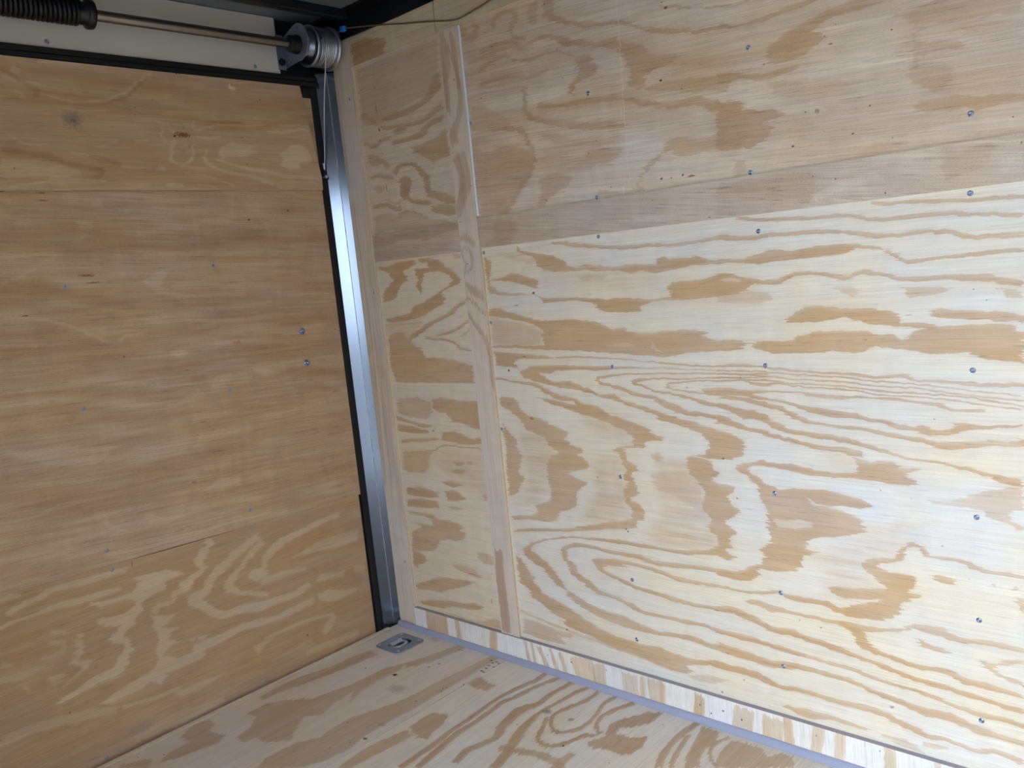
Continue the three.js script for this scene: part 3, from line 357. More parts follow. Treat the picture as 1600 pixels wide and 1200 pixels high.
    ['p', 0.7, [444, 1696, 476, 1704, 473, 1659, 452, 1648, 426, 1637, 392, 1628, 350, 1620, 315, 1614, 263, 1615, 228, 1616, 212, 1627, 258, 1633, 327, 1635, 387, 1642, 422, 1659]],
    ['s', 0.7, [203, 1601, 13.8, 259, 1594, 10.9, 319, 1588, 10.7, 369, 1585, 12.3, 411, 1593, 14.6, 445, 1605, 14.7, 473, 1612, 17.1]],
    ['p', 0.6, [249, 1585, 284, 1587, 318, 1581, 320, 1572, 298, 1568, 273, 1569, 256, 1575]],
    ['s', 0.7, [247, 1549, 11.2, 295, 1549, 12.4, 338, 1550, 15.1, 375, 1552, 20.6, 398, 1566, 18.7, 432, 1576, 14.1, 468, 1580, 16.2]],
    ['s', 0.6, [118, 1568, 11.7, 162, 1552, 14.2, 201, 1565, 11.9, 236, 1565, 9.7]],
    ['p', 0.6, [328, 1522, 374, 1522, 408, 1530, 442, 1537, 480, 1554, 476, 1482, 330, 1505]],
    ['s', 0.5, [116, 1654, 17.4, 155, 1638, 14.6, 188, 1621, 11.8]],
    ['p', 0.55, [326, 1524, 480, 1499, 484, 1477, 460, 1473, 432, 1469, 404, 1468, 363, 1494]],
    ['p', 0.5, [127, 1534, 164, 1531, 188, 1516, 213, 1500, 227, 1481, 208, 1476, 194, 1495, 148, 1496, 123, 1511]],
    ['s', 0.75, [241, 1460, 18.1, 253, 1475, 15.6, 276, 1481, 11.2, 309, 1477, 10.9, 341, 1467, 13.2, 356, 1451, 16.4, 374, 1435, 21, 393, 1427, 16.8]],
    ['p', 0.75, [364, 1428, 388, 1425, 393, 1405, 391, 1395, 430, 1384, 464, 1372, 482, 1362, 481, 1343, 440, 1348, 403, 1366, 372, 1376, 367, 1398]],
    ['p', 0.72, [260, 1443, 283, 1448, 307, 1439, 313, 1425, 302, 1409, 295, 1394, 305, 1378, 342, 1374, 378, 1364, 384, 1352, 360, 1352, 319, 1360, 287, 1375, 267, 1383, 253, 1402, 261, 1423, 254, 1433]],
    ['s', 0.6, [127, 1462, 11.9, 161, 1466, 11.4, 196, 1458, 11.3, 235, 1449, 11.2]],
    ['p', 0.45, [130, 1429, 155, 1438, 187, 1433, 184, 1417, 151, 1412]],
    ['s', 0.5, [187, 1388, 7.1, 201, 1386, 7.2, 239, 1375, 7, 258, 1384, 8.1]],
    ['s', 0.7, [120, 1375, 8.8, 167, 1378, 11.5, 198, 1372, 13.3, 223, 1360, 14.6, 245, 1358, 13.7, 251, 1368, 16.4]],
    ['p', 0.7, [380, 1347, 424, 1347, 482, 1338, 480, 1314, 450, 1311, 420, 1321, 385, 1333]],
    ['p', 0.4, [120, 1349, 167, 1350, 207, 1348, 228, 1340, 261, 1347, 290, 1344, 331, 1334, 362, 1316, 385, 1308, 426, 1307, 471, 1294, 431, 1290, 350, 1293, 265, 1296, 176, 1299, 113, 1291]],
    ['s', 0.7, [237, 1342, 4.2, 265, 1348, 4, 299, 1344, 4.5, 331, 1331, 4.7, 366, 1315, 4.6, 405, 1305, 3.9, 451, 1293, 3.8]],
  ],
  HB: [
    ['p', 0.9, [120, 1288, 226, 1286, 356, 1290, 489, 1291, 486, 1273, 434, 1268, 358, 1253, 333, 1252, 326, 1262, 284, 1265, 221, 1262, 188, 1255, 152, 1255, 114, 1256]],
    ['p', 0.35, [117, 1244, 263, 1248, 390, 1245, 450, 1242, 438, 1216, 258, 1217, 111, 1214]],
    ['p', 0.45, [626, 1287, 696, 1289, 685, 1207, 630, 1210, 627, 1246]],
    ['p', 0.4, [627, 1277, 710, 1273, 688, 1210, 589, 1216, 630, 1246]],
    ['h', 0.5, [714, 1252, 24.9, 794, 1254, 29.2, 882, 1254, 28.4, 954, 1255, 18.5]],
    ['h', 0.4, [963, 1227, 9.3, 1076, 1233, 10.7, 1180, 1230, 8.6]],
    ['p', 0.4, [1296, 1285, 1428, 1287, 1501, 1284, 1522, 1239, 1481, 1210, 1291, 1216]],
    ['p', 0.4, [1743, 1258, 1788, 1282, 1831, 1285, 1818, 1247, 1755, 1229]],
    ['h', 0.6, [1570, 1277, 11.1, 1621, 1280, 14.5, 1691, 1284, 17.5, 1741, 1283, 13.7]],
    ['h', 0.6, [1510, 1230, 15.6, 1561, 1245, 15.2, 1602, 1254, 18.6, 1638, 1260, 10.9]],
    ['h', 0.4, [1842, 1240, 20.2, 1866, 1250, 19.9, 1877, 1251, 19.6]],
  ],
  ST: [
    ['p', 0.85, [118, 1861, 183, 1861, 268, 1841, 274, 1823, 258, 1811, 260, 1794, 193, 1794, 124, 1795, 116, 1828]],
    ['s', 0.7, [268, 1792, 8.3, 345, 1793, 8.1, 407, 1794, 8, 451, 1796, 8]],
  ],
  FL: [
    ['h', 0.5, [862, 1750, 11, 816, 1750, 11.2, 761, 1750, 8.6]],
    ['h', 0.5, [929, 1727, 17.3, 905, 1718, 14.6]],
    ['h', 0.45, [952, 1709, 11.5, 924, 1698, 7.1, 889, 1696, 8.4, 852, 1693, 5.6]],
    ['s', 0.5, [950, 1722, 8.7, 927, 1711, 8.9, 904, 1694, 10.5, 876, 1678, 11.7, 889, 1661, 7.1]],
    ['h', 0.35, [927, 1676, 8.7, 911, 1670, 8.8, 915, 1659, 4.8]],
    ['h', 0.5, [856, 1668, 3.4, 803, 1661, 4, 747, 1663, 4.5, 701, 1675, 4.9, 659, 1695, 5.3, 624, 1722, 5.4, 586, 1749, 5.4]],
    ['s', 0.5, [734, 1655, 3.8, 694, 1667, 5.9, 655, 1687, 6.9, 626, 1713, 5.9, 597, 1739, 4.9]],
    ['h', 0.4, [823, 1641, 2.8, 765, 1639, 2.8, 721, 1644, 2.8]],
    ['h', 0.35, [726, 1615, 2.9, 666, 1616, 2.9, 602, 1625, 4.2, 572, 1618, 3.9]],
    ['h', 0.45, [954, 1573, 4.1, 927, 1555, 4, 864, 1555, 3.4]],
    ['h', 0.45, [807, 1571, 2.9, 762, 1570, 2.9, 703, 1570, 4.1]],
    ['h', 0.45, [759, 1553, 3.3, 704, 1567, 3.4]],
    ['h', 0.4, [658, 1569, 5.8, 617, 1574, 5.9]],
    ['s', 0.45, [979, 1540, 13.7, 943, 1536, 13.9, 905, 1532, 8.4, 865, 1530, 7]],
    ['s', 0.55, [916, 1526, 8.4, 867, 1522, 11.5, 828, 1509, 13.3, 787, 1501, 12, 752, 1490, 15.8, 771, 1475, 11.1, 806, 1475, 7.1]],
    ['l', 0.5, [983, 1519, 933, 1517, 881, 1513, 840, 1503, 808, 1495, 804, 1484, 844, 1477, 914, 1474, 990, 1473]],
    ['h', 0.5, [823, 1537, 4.1, 769, 1527, 4.2, 728, 1511, 4.9, 684, 1503, 4.2, 625, 1501, 3.1]],
    ['s', 0.5, [783, 1530, 9, 741, 1519, 12.2, 698, 1508, 10.8]],
    ['s', 0.5, [991, 1471, 5.3, 927, 1474, 4.9, 882, 1476, 3.9]],
    ['s', 0.4, [993, 1457, 3.1, 941, 1465, 3.7, 888, 1471, 3.3]],
    ['h', 0.5, [969, 1452, 3.7, 889, 1466, 4.4, 806, 1472, 4, 750, 1467, 3.6]],
    ['h', 0.45, [573, 1609, 4.2, 583, 1587, 4.6, 573, 1569, 4.2]],
    ['h', 0.45, [555, 1576, 6.3, 564, 1545, 8, 568, 1517, 12.9]],
    ['s', 0.45, [556, 1617, 5.5, 540, 1624, 5.7, 521, 1622, 6.8, 520, 1608, 5.3]],
    ['h', 0.5, [558, 1609, 3.4, 550, 1597, 4.1]],
    ['h', 0.55, [487, 1633, 6.6, 488, 1609, 5.4, 457, 1614, 4.1, 402, 1624, 4.2, 331, 1626, 4.4, 284, 1629, 4.4, 258, 1630, 3.2]],
    ['s', 0.45, [455, 1626, 6.5, 400, 1633, 7.9, 337, 1634, 7.5]],
    ['s', 0.4, [472, 1604, 4.1, 421, 1610, 4.8, 361, 1616, 3.7]],
    ['h', 0.5, [261, 1611, 9.6, 203, 1614, 9.6, 143, 1625, 7.8, 115, 1621, 5.5]],
    ['h', 0.4, [219, 1634, 3.9, 141, 1638, 4.6]],
    ['h', 0.4, [299, 1650, 3.7, 254, 1656, 3.8, 188, 1660, 3.9]],
    ['h', 0.5, [482, 1586, 6, 442, 1587, 6, 414, 1592, 4.2]],
    ['l', 0.45, [431, 1545, 403, 1571, 374, 1578, 333, 1573, 296, 1575, 320, 1561, 299, 1552, 337, 1542, 381, 1537, 416, 1533]],
    ['l', 0.65, [228, 1551, 207, 1565, 190, 1575, 150, 1580, 127, 1567, 118, 1548, 117, 1528, 158, 1527, 168, 1510, 208, 1506, 230, 1519, 216, 1532]],
    ['h', 0.55, [463, 1556, 5.3, 468, 1526, 10.4, 453, 1514, 8.8, 421, 1499, 7.9, 381, 1491, 7.7, 336, 1485, 7.9, 297, 1473, 10.3, 262, 1460, 10.4]],
    ['h', 0.5, [434, 1530, 6.5, 384, 1515, 7.9, 333, 1504, 7.8, 278, 1498, 8, 227, 1486, 10.1, 165, 1483, 10.1, 96, 1477, 8.3]],
    ['h', 0.5, [535, 1492, 3.7, 491, 1486, 4.4, 442, 1475, 4.5, 393, 1459, 4.6]],
    ['h', 0.5, [591, 1459, 8.8, 544, 1459, 8.3]],
    ['h', 0.45, [505, 1459, 4.3, 462, 1456, 4.4, 443, 1450, 3.2]],
    ['h', 0.5, [551, 1571, 4.2, 558, 1547, 4.8, 565, 1524, 6.6, 545, 1512, 9.1, 518, 1519, 7.3, 502, 1537, 6.2, 501, 1567, 4.6]],
    ['s', 0.45, [546, 1565, 4.7, 536, 1551, 6.5, 516, 1552, 5.6, 504, 1567, 5, 508, 1584, 5.4]],
    ['h', 0.5, [527, 1566, 4, 518, 1560, 4]],
    ['l', 0.4, [261, 1466, 206, 1473, 126, 1470, 91, 1460, 97, 1447, 249, 1447]],
  ],
  DL: [
    ['l', 0.7, [1117, 513, 1107, 522, 1081, 526, 1038, 527, 975, 526, 920, 516, 890, 501, 935, 499, 979, 501, 1020, 505, 1056, 504, 1091, 501, 1114, 501]],
    ['h', 0.6, [1143, 494, 15.7, 1115, 493, 12.6, 1096, 489, 7.8]],
    ['h', 0.65, [1132, 455, 13, 1097, 464, 13.1, 1061, 470, 14.9, 1025, 477, 16.6, 983, 475, 16.6, 939, 473, 16.9, 888, 473, 15.4, 842, 468, 10.4]],
    ['h', 0.65, [1153, 427, 8.1, 1125, 432, 9.7, 1082, 432, 8.2, 1044, 434, 9.9, 1008, 434, 16.6, 971, 430, 16.8, 931, 429, 17.1, 895, 428, 13.8, 866, 425, 6.9]],
    ['l', 0.75, [833, 442, 805, 441, 764, 432, 743, 434, 699, 408, 714, 406, 744, 405, 754, 383, 787, 381, 809, 374, 820, 368, 820, 350, 835, 344, 847, 331, 841, 324, 867, 311, 882, 302, 868, 286, 870, 273, 856, 253, 878, 244, 881, 224, 901, 204, 925, 200, 957, 204, 987, 200, 1016, 196, 1047, 190, 1070, 197, 1038, 206, 1000, 216, 967, 225, 928, 226, 912, 240, 890, 252, 882, 263, 889, 280, 910, 293, 921, 308, 907, 312, 893, 317, 885, 328, 928, 345, 945, 362, 931, 367, 893, 360, 867, 357, 845, 366, 836, 380, 854, 391, 894, 392, 927, 393, 947, 408, 942, 416, 918, 407, 879, 404, 845, 405, 824, 412, 829, 424, 815, 426]],
    ['h', 0.6, [657, 438, 24.3, 643, 400, 19.7, 676, 385, 16.1, 686, 370, 15.1, 714, 384, 17.1]],
    ['h', 0.5, [679, 371, 15.9, 703, 361, 13.5, 736, 359, 15.7, 743, 339, 9.7, 775, 344, 15.1, 795, 329, 23.2]],
    ['l', 0.65, [806, 330, 786, 319, 762, 310, 734, 306, 762, 291, 770, 287, 781, 284, 736, 266, 756, 259, 770, 242, 732, 223, 762, 221, 781, 214, 790, 203, 746, 181, 701, 181, 670, 183, 675, 151, 713, 152, 758, 152, 787, 154, 799, 125, 831, 151, 861, 139, 895, 140, 936, 134, 966, 148, 925, 161, 855, 173, 819, 182, 801, 200, 804, 227, 793, 252, 793, 274, 804, 296, 798, 309]],
    ['l', 0.5, [1035, 377, 1009, 370, 1022, 362, 1043, 367, 1052, 384]],
    ['l', 0.6, [994, 349, 979, 345, 982, 329, 979, 307, 991, 291, 1004, 283, 960, 268, 982, 250, 1008, 244, 1038, 230, 1061, 220, 1020, 242, 993, 258, 1009, 275, 1020, 280, 1006, 294, 996, 314]],
    ['l', 0.5, [1071, 265, 1053, 267, 1033, 258, 1047, 247, 1060, 240, 1070, 251]],
    ['l', 0.4, [1167, 346, 1135, 333, 1142, 326, 1168, 334]],
    ['l', 0.45, [1126, 306, 1089, 303, 1058, 290, 1082, 290, 1120, 287, 1148, 289, 1175, 295, 1172, 310]],
    ['h', 0.4, [1051, 350, 15, 1029, 338, 14.3, 1023, 322, 11.8, 1048, 315, 10.2, 1077, 318, 8.2]],
    ['h', 0.4, [1128, 271, 10.3, 1118, 249, 7.8]],
    ['h', 0.65, [604, 478, 24.4, 626, 458, 28.3, 637, 439, 23.9, 648, 417, 21.2, 648, 398, 16.1, 673, 384, 16, 697, 374, 27.4, 716, 370, 15.4]],
    ['h', 0.7, [458, 440, 21, 512, 422, 22.8, 547, 410, 25, 578, 390, 29.2, 604, 376, 29, 626, 360, 24.8, 642, 336, 24.7, 686, 325, 31.5, 659, 300, 26.7, 636, 273, 23.7, 600, 251, 22.1, 548, 247, 26.9, 491, 233, 27.6, 430, 231, 20.5, 367, 228, 21.4, 304, 239, 17.9]],
    ['h', 0.65, [444, 420, 21.7, 491, 396, 17.3, 519, 374, 15.1, 551, 354, 19.3, 572, 326, 29.9, 540, 295, 10.7, 493, 274, 14.8, 452, 259, 11.3]],
    ['l', 0.8, [508, 339, 490, 348, 464, 347, 441, 328, 448, 314, 479, 309, 502, 321]],
    ['h', 0.65, [457, 341, 15.5, 443, 372, 22.5, 414, 387, 26.2, 372, 402, 21.4, 316, 409, 19.2, 243, 420, 17.3, 168, 424, 17.4]],
    ['h', 0.5, [467, 304, 20, 401, 302, 16.3, 356, 299, 12.2, 310, 291, 10.2]],
    ['l', 0.5, [359, 340, 301, 355, 251, 364, 177, 362, 102, 352, 107, 319, 184, 322, 256, 332, 322, 337]],
    ['h', 0.45, [279, 247, 20.5, 222, 236, 21.1, 172, 232, 17.4]],
    ['h', 0.5, [136, 232, 24.5, 96, 215, 24.8]],
    ['l', 0.6, [286, 199, 238, 199, 186, 176, 125, 163, 158, 153, 210, 150, 244, 158, 284, 181]],
    ['h', 0.6, [708, 187, 23, 630, 186, 23.8, 548, 192, 20.2, 506, 187, 23.7, 442, 179, 20.6, 374, 181, 21.4, 303, 184, 17.5]],
    ['h', 0.5, [236, 112, 20.9, 260, 83, 25.9, 282, 70, 20.2]],
    ['h', 0.5, [519, 108, 31.2, 473, 126, 17.5, 405, 131, 10.7, 336, 129, 10.5, 241, 114, 8.5]],
    ['h', 0.6, [710, 412, 8.5, 699, 406, 6.8]],
    ['h', 0.7, [713, 216, 7.3, 696, 213, 7.3]],
    ['h', 0.7, [686, 214, 8.6, 662, 207, 8.7]],
    ['h', 0.6, [625, 195, 5.1, 610, 190, 5.1]],
    ['h', 0.4, [351, 30, 17.2, 255, 24, 22.3, 152, 22, 27.6]],
    ['h', 0.5, [912, 113, 9.9, 853, 104, 9, 759, 100, 9.3]],
    ['l', 0.45, [773, 93, 694, 91, 627, 81, 698, 66, 763, 75]],
    ['h', 0.4, [1196, 162, 22.6, 1098, 154, 23.2, 994, 133, 23.5, 929, 115, 17.8]],
    ['h', 0.3, [896, 23, 32.1, 773, 14, 33.4, 639, 4, 27.9]],
  ],
};
const MARKS = {
  LP: [[740, 1079, 9.4, 7.1, 120, 62, 40, 0.85], [623, 871, 7.2, 7.6, 70, 45, 35, 0.85], [674, 1049, 20.9, 2.6, 120, 62, 40, 0.6], [685, 910, 8.4, 3.7, 120, 62, 40, 0.6], [1182, 835, 5.1, 3.7, 120, 118, 118, 0.85], [1225, 1136, 3.9, 2.1, 236, 226, 205, 0.85], [1792, 1030, 3.2, 2.8, 120, 118, 118, 0.85], [1813, 1009, 3.1, 2.8, 120, 118, 118, 0.85], [1594, 941, 8.2, 2.0, 120, 62, 40, 0.4], [1319, 861, 6.5, 2.6, 120, 62, 40, 0.5], [1679, 987, 16.0, 2.0, 120, 62, 40, 0.3], [976, 463, 5.5, 4.1, 50, 45, 42, 0.85], [981, 458, 5.4, 4.1, 50, 45, 42, 0.85], [689, 739, 16.9, 7.6, 120, 62, 40, 0.4], [1264, 672, 7.9, 3.6, 70, 45, 35, 0.8], [1293, 581, 3.9, 2.7, 70, 45, 35, 0.6], [899, 592, 5.0, 3.1, 70, 45, 35, 0.6], [1011, 614, 5.8, 5.0, 245, 245, 245, 0.9], [1718, 786, 4.1, 2.3, 50, 45, 42, 0.7], [1613, 634, 3.0, 2.8, 120, 118, 118, 0.85], [1671, 623, 2.9, 2.8, 120, 118, 118, 0.85], [1726, 534, 2.8, 2.7, 120, 118, 118, 0.85], [1772, 474, 2.7, 2.7, 120, 118, 118, 0.85], [1346, 768, 2.8, 2.6, 236, 226, 205, 0.85], [746, 141, 7.2, 4.7, 70, 45, 35, 0.85], [1219, 296, 13.7, 2.5, 70, 45, 35, 0.4], [1242, 193, 13.7, 2.5, 70, 45, 35, 0.4], [1220, 88, 4.9, 5.1, 50, 45, 42, 0.85], [1281, 136, 4.2, 3.0, 70, 45, 35, 0.5], [1474, 310, 4.0, 2.7, 70, 45, 35, 0.6], [1426, 317, 4.1, 2.7, 70, 45, 35, 0.6], [1280, 136, 4.7, 3.0, 70, 45, 35, 0.6], [1618, 165, 3.7, 2.6, 70, 45, 35, 0.6], [1618, 167, 12.2, 6.1, 120, 62, 40, 0.3]],
  UP: [[1197, 1678, 12.8, 5.5, 120, 62, 40, 0.85], [1188, 1692, 4.0, 2.4, 70, 45, 35, 0.85], [1172, 1530, 9.0, 4.9, 70, 45, 35, 0.85], [1155, 1317, 6.1, 4.3, 70, 45, 35, 0.85], [1211, 1317, 5.9, 4.2, 70, 45, 35, 0.85], [1181, 1315, 5.0, 3.4, 120, 62, 40, 0.85], [1232, 1312, 19.3, 5.0, 120, 62, 40, 0.7], [862, 1776, 4.3, 2.6, 70, 45, 35, 0.85], [888, 1663, 4.2, 2.6, 70, 45, 35, 0.85], [898, 1594, 4.2, 2.7, 70, 45, 35, 0.85], [621, 1602, 5.0, 2.9, 70, 45, 35, 0.85], [983, 1430, 4.0, 2.7, 70, 45, 35, 0.85], [957, 1405, 4.1, 2.7, 70, 45, 35, 0.85], [812, 1311, 4.4, 2.9, 70, 45, 35, 0.85], [1223, 1501, 3.4, 2.4, 70, 45, 35, 0.85], [1307, 1460, 3.2, 2.4, 70, 45, 35, 0.85], [676, 1721, 4.8, 2.8, 70, 45, 35, 0.85], [786, 1615, 4.5, 2.8, 70, 45, 35, 0.85], [1014, 1317, 3.9, 2.7, 70, 45, 35, 0.85], [1553, 1516, 7.6, 3.2, 120, 62, 40, 0.6], [1416, 1509, 8.4, 3.4, 120, 62, 40, 0.6], [1520, 1396, 10.1, 8.8, 120, 62, 40, 0.4], [1497, 1399, 4.0, 2.9, 70, 45, 35, 0.85], [1667, 1514, 3.5, 2.7, 70, 45, 35, 0.85], [1622, 1387, 3.6, 2.8, 70, 45, 35, 0.85], [1860, 1322, 2.9, 2.6, 70, 45, 35, 0.85], [1588, 1341, 5.9, 2.9, 70, 45, 35, 0.85], [1468, 1337, 6.5, 3.0, 70, 45, 35, 0.85], [1542, 1533, 3.5, 2.0, 70, 45, 35, 0.5], [1565, 1549, 3.4, 2.0, 70, 45, 35, 0.5], [1532, 1356, 3.5, 2.0, 70, 45, 35, 0.5], [1661, 1321, 3.1, 2.0, 70, 45, 35, 0.5], [1072, 1728, 2.2, 16.3, 236, 226, 205, 0.75], [1070, 1713, 2.2, 16.4, 236, 226, 205, 0.75], [1070, 1697, 2.2, 16.4, 236, 226, 205, 0.75], [1072, 1681, 2.2, 16.5, 236, 226, 205, 0.75], [1070, 1665, 2.2, 16.5, 236, 226, 205, 0.75], [1070, 1649, 2.2, 16.6, 236, 226, 205, 0.75], [1072, 1633, 2.2, 16.6, 236, 226, 205, 0.75], [1069, 1617, 2.2, 16.7, 236, 226, 205, 0.75], [1069, 1601, 2.2, 16.7, 236, 226, 205, 0.75], [1071, 1584, 2.2, 16.8, 236, 226, 205, 0.75], [1069, 1569, 2.2, 16.8, 236, 226, 205, 0.75], [1069, 1552, 2.2, 16.9, 236, 226, 205, 0.75], [1071, 1536, 2.2, 16.9, 236, 226, 205, 0.75], [1068, 1520, 2.2, 17.0, 236, 226, 205, 0.75], [1068, 1504, 2.2, 17.0, 236, 226, 205, 0.75], [1070, 1487, 2.2, 17.0, 236, 226, 205, 0.75], [1068, 1471, 2.2, 17.1, 236, 226, 205, 0.75], [1068, 1454, 2.2, 17.2, 236, 226, 205, 0.75], [1070, 1437, 2.2, 17.2, 236, 226, 205, 0.75], [1068, 1421, 2.2, 17.2, 236, 226, 205, 0.75], [1067, 1405, 2.2, 17.3, 236, 226, 205, 0.75], [1069, 1388, 2.2, 17.3, 236, 226, 205, 0.75], [1067, 1371, 2.2, 17.4, 236, 226, 205, 0.75], [1067, 1355, 2.2, 17.4, 236, 226, 205, 0.75], [1069, 1338, 2.2, 17.5, 236, 226, 205, 0.75], [1067, 1321, 2.2, 17.5, 236, 226, 205, 0.75], [1050, 1306, 4.4, 22.1, 236, 226, 205, 0.8], [1060, 1480, 2.7, 25.7, 236, 226, 205, 0.7]],
  NL: [[196, 316, 19.0, 3.5, 170, 80, 70, 0.5], [218, 305, 18.8, 3.5, 170, 80, 70, 0.5], [282, 680, 15.3, 6.6, 150, 128, 98, 0.6], [384, 238, 40.5, 3.8, 180, 90, 85, 0.6], [456, 301, 2.8, 24.8, 180, 90, 85, 0.4], [458, 165, 3.4, 15.2, 180, 70, 70, 0.6]],
  NU: [[190, 1655, 4.8, 29.2, 70, 45, 35, 0.4], [193, 1596, 9.5, 9.6, 70, 45, 35, 0.6], [192, 1565, 6.0, 5.2, 70, 45, 35, 0.4], [195, 1427, 4.5, 22.6, 70, 45, 35, 0.4], [195, 1526, 5.4, 4.5, 70, 45, 35, 0.5], [402, 1387, 4.8, 4.3, 70, 45, 35, 0.5], [193, 1717, 4.8, 5.1, 70, 45, 35, 0.4]],
  HB: [[1508, 1272, 3.2, 3.7, 70, 45, 35, 0.8], [1553, 1260, 3.0, 3.7, 70, 45, 35, 0.8], [1646, 1220, 2.8, 3.6, 70, 45, 35, 0.8], [1873, 1276, 2.3, 3.2, 70, 45, 35, 0.8], [1130, 1272, 3.6, 2.6, 70, 45, 35, 0.85], [1273, 1217, 3.3, 2.5, 70, 45, 35, 0.85]],
  ST: [],
  VB: [[515, 1173, 4.0, 3.6, 70, 45, 35, 0.85], [540, 1151, 3.5, 2.8, 70, 45, 35, 0.6], [553, 1032, 3.5, 2.9, 70, 45, 35, 0.6], [538, 1667, 3.5, 2.6, 70, 45, 35, 0.5], [502, 1290, 5.3, 3.7, 70, 45, 35, 0.6], [558, 1382, 5.2, 3.6, 70, 45, 35, 0.6], [536, 1667, 5.2, 3.4, 70, 45, 35, 0.6]],
  BB: [[762, 55, 6.7, 4.7, 50, 45, 42, 0.8], [1164, 45, 5.3, 4.1, 50, 45, 42, 0.8], [1227, 48, 5.1, 4.1, 50, 45, 42, 0.8], [1194, 32, 5.2, 4.1, 50, 45, 42, 0.8], [1276, 40, 4.9, 4.0, 50, 45, 42, 0.8], [1457, 57, 3.3, 3.7, 50, 45, 42, 0.7], [1595, 66, 3.0, 3.6, 50, 45, 42, 0.7], [764, 53, 4.3, 4.7, 50, 45, 42, 0.5], [677, 54, 4.5, 4.8, 50, 45, 42, 0.5], [883, 62, 4.0, 4.5, 50, 45, 42, 0.5]],
  FM: [[281, 941, 6.7, 7.3, 60, 58, 66, 0.85], [179, 804, 24.5, 31.1, 150, 130, 118, 0.7], [177, 883, 18.3, 17.1, 150, 128, 112, 0.6], [307, 652, 4.4, 5.2, 50, 45, 42, 0.5], [270, 781, 4.3, 4.9, 50, 45, 42, 0.5], [278, 1075, 3.9, 4.0, 50, 45, 42, 0.5], [13, 902, 5.0, 4.9, 50, 45, 42, 0.4], [73, 1092, 4.5, 4.2, 50, 45, 42, 0.4]],
  FR: [[261, 287, 13.2, 17.8, 40, 40, 48, 0.95], [532, 491, 10.8, 15.0, 80, 80, 95, 0.7], [508, 385, 6.8, 9.7, 120, 118, 118, 0.7], [173, 339, 8.6, 11.1, 120, 118, 118, 0.7], [142, 351, 8.7, 11.1, 120, 118, 118, 0.7], [331, 460, 7.5, 9.8, 120, 118, 118, 0.7], [921, 44, 3.4, 6.3, 50, 45, 42, 0.7], [875, 94, 3.4, 6.2, 50, 45, 42, 0.7], [609, 447, 3.7, 5.4, 50, 45, 42, 0.7], [565, 472, 3.8, 5.4, 50, 45, 42, 0.7], [281, 174, 5.1, 7.1, 50, 45, 42, 0.7], [194, 513, 10.1, 14.1, 60, 58, 66, 0.8], [177, 527, 11.4, 15.0, 120, 118, 118, 0.6], [242, 475, 4.8, 6.0, 50, 45, 42, 0.6], [255, 482, 4.8, 5.9, 50, 45, 42, 0.6], [231, 479, 4.8, 6.0, 50, 45, 42, 0.6], [41, 348, 5.7, 6.9, 50, 45, 42, 0.6], [43, 338, 5.7, 6.9, 50, 45, 42, 0.6], [464, 474, 20.1, 28.9, 150, 145, 145, 0.4], [314, 358, 47.4, 68.8, 160, 150, 138, 0.4], [72, 492, 7.0, 9.7, 50, 45, 42, 0.75], [54, 491, 7.0, 9.7, 50, 45, 42, 0.75], [42, 496, 7.1, 9.7, 50, 45, 42, 0.75], [88, 497, 6.9, 9.6, 50, 45, 42, 0.75], [70, 511, 6.9, 9.6, 50, 45, 42, 0.75], [47, 510, 7.0, 9.7, 50, 45, 42, 0.75], [107, 495, 6.8, 9.6, 50, 45, 42, 0.75], [44, 476, 7.1, 9.8, 50, 45, 42, 0.75], [109, 507, 6.8, 9.5, 50, 45, 42, 0.75], [624, 521, 6.5, 9.1, 50, 45, 42, 0.8]],
  FL: [[805, 1615, 47.1, 40.7, 118, 112, 108, 0.5], [805, 1613, 12.9, 9.2, 95, 92, 96, 0.6], [523, 1592, 46.6, 14.5, 128, 70, 42, 0.8], [547, 1588, 8.2, 5.5, 35, 25, 22, 0.95], [354, 1727, 23.7, 11.7, 232, 216, 186, 0.9], [361, 1735, 6.6, 15.1, 232, 216, 186, 0.8], [512, 1757, 23.9, 12.2, 60, 35, 30, 0.9], [644, 1655, 5.0, 3.2, 70, 45, 35, 0.6], [593, 1678, 5.1, 3.3, 70, 45, 35, 0.6], [646, 1636, 5.0, 3.2, 70, 45, 35, 0.6], [345, 1591, 6.0, 3.5, 70, 45, 35, 0.6], [340, 1517, 6.0, 3.6, 70, 45, 35, 0.6], [956, 1495, 4.0, 2.9, 70, 45, 35, 0.6], [270, 1702, 6.2, 3.6, 70, 45, 35, 0.6], [596, 1501, 28.7, 14.3, 205, 190, 165, 0.5]],
  DM: [[344, 1363, 8.1, 6.0, 70, 45, 35, 0.9], [209, 1386, 10.2, 5.0, 70, 45, 35, 0.7], [817, 1235, 38.2, 4.0, 120, 62, 30, 0.6], [809, 1217, 38.5, 4.0, 120, 62, 30, 0.6], [827, 1238, 37.9, 3.9, 120, 62, 30, 0.6], [980, 1151, 14.7, 3.8, 70, 45, 35, 0.8], [763, 1021, 6.9, 4.7, 140, 60, 50, 0.8], [437, 1016, 28.3, 10.3, 165, 105, 50, 0.5], [92, 1013, 10.3, 4.3, 165, 100, 50, 0.8], [897, 1441, 25.4, 3.8, 110, 60, 30, 0.6], [988, 1445, 23.8, 3.7, 110, 60, 30, 0.6], [898, 1424, 25.4, 3.8, 110, 60, 30, 0.6], [302, 1018, 38.3, 10.7, 185, 120, 60, 0.4], [628, 648, 16.9, 9.4, 130, 95, 60, 0.5]],
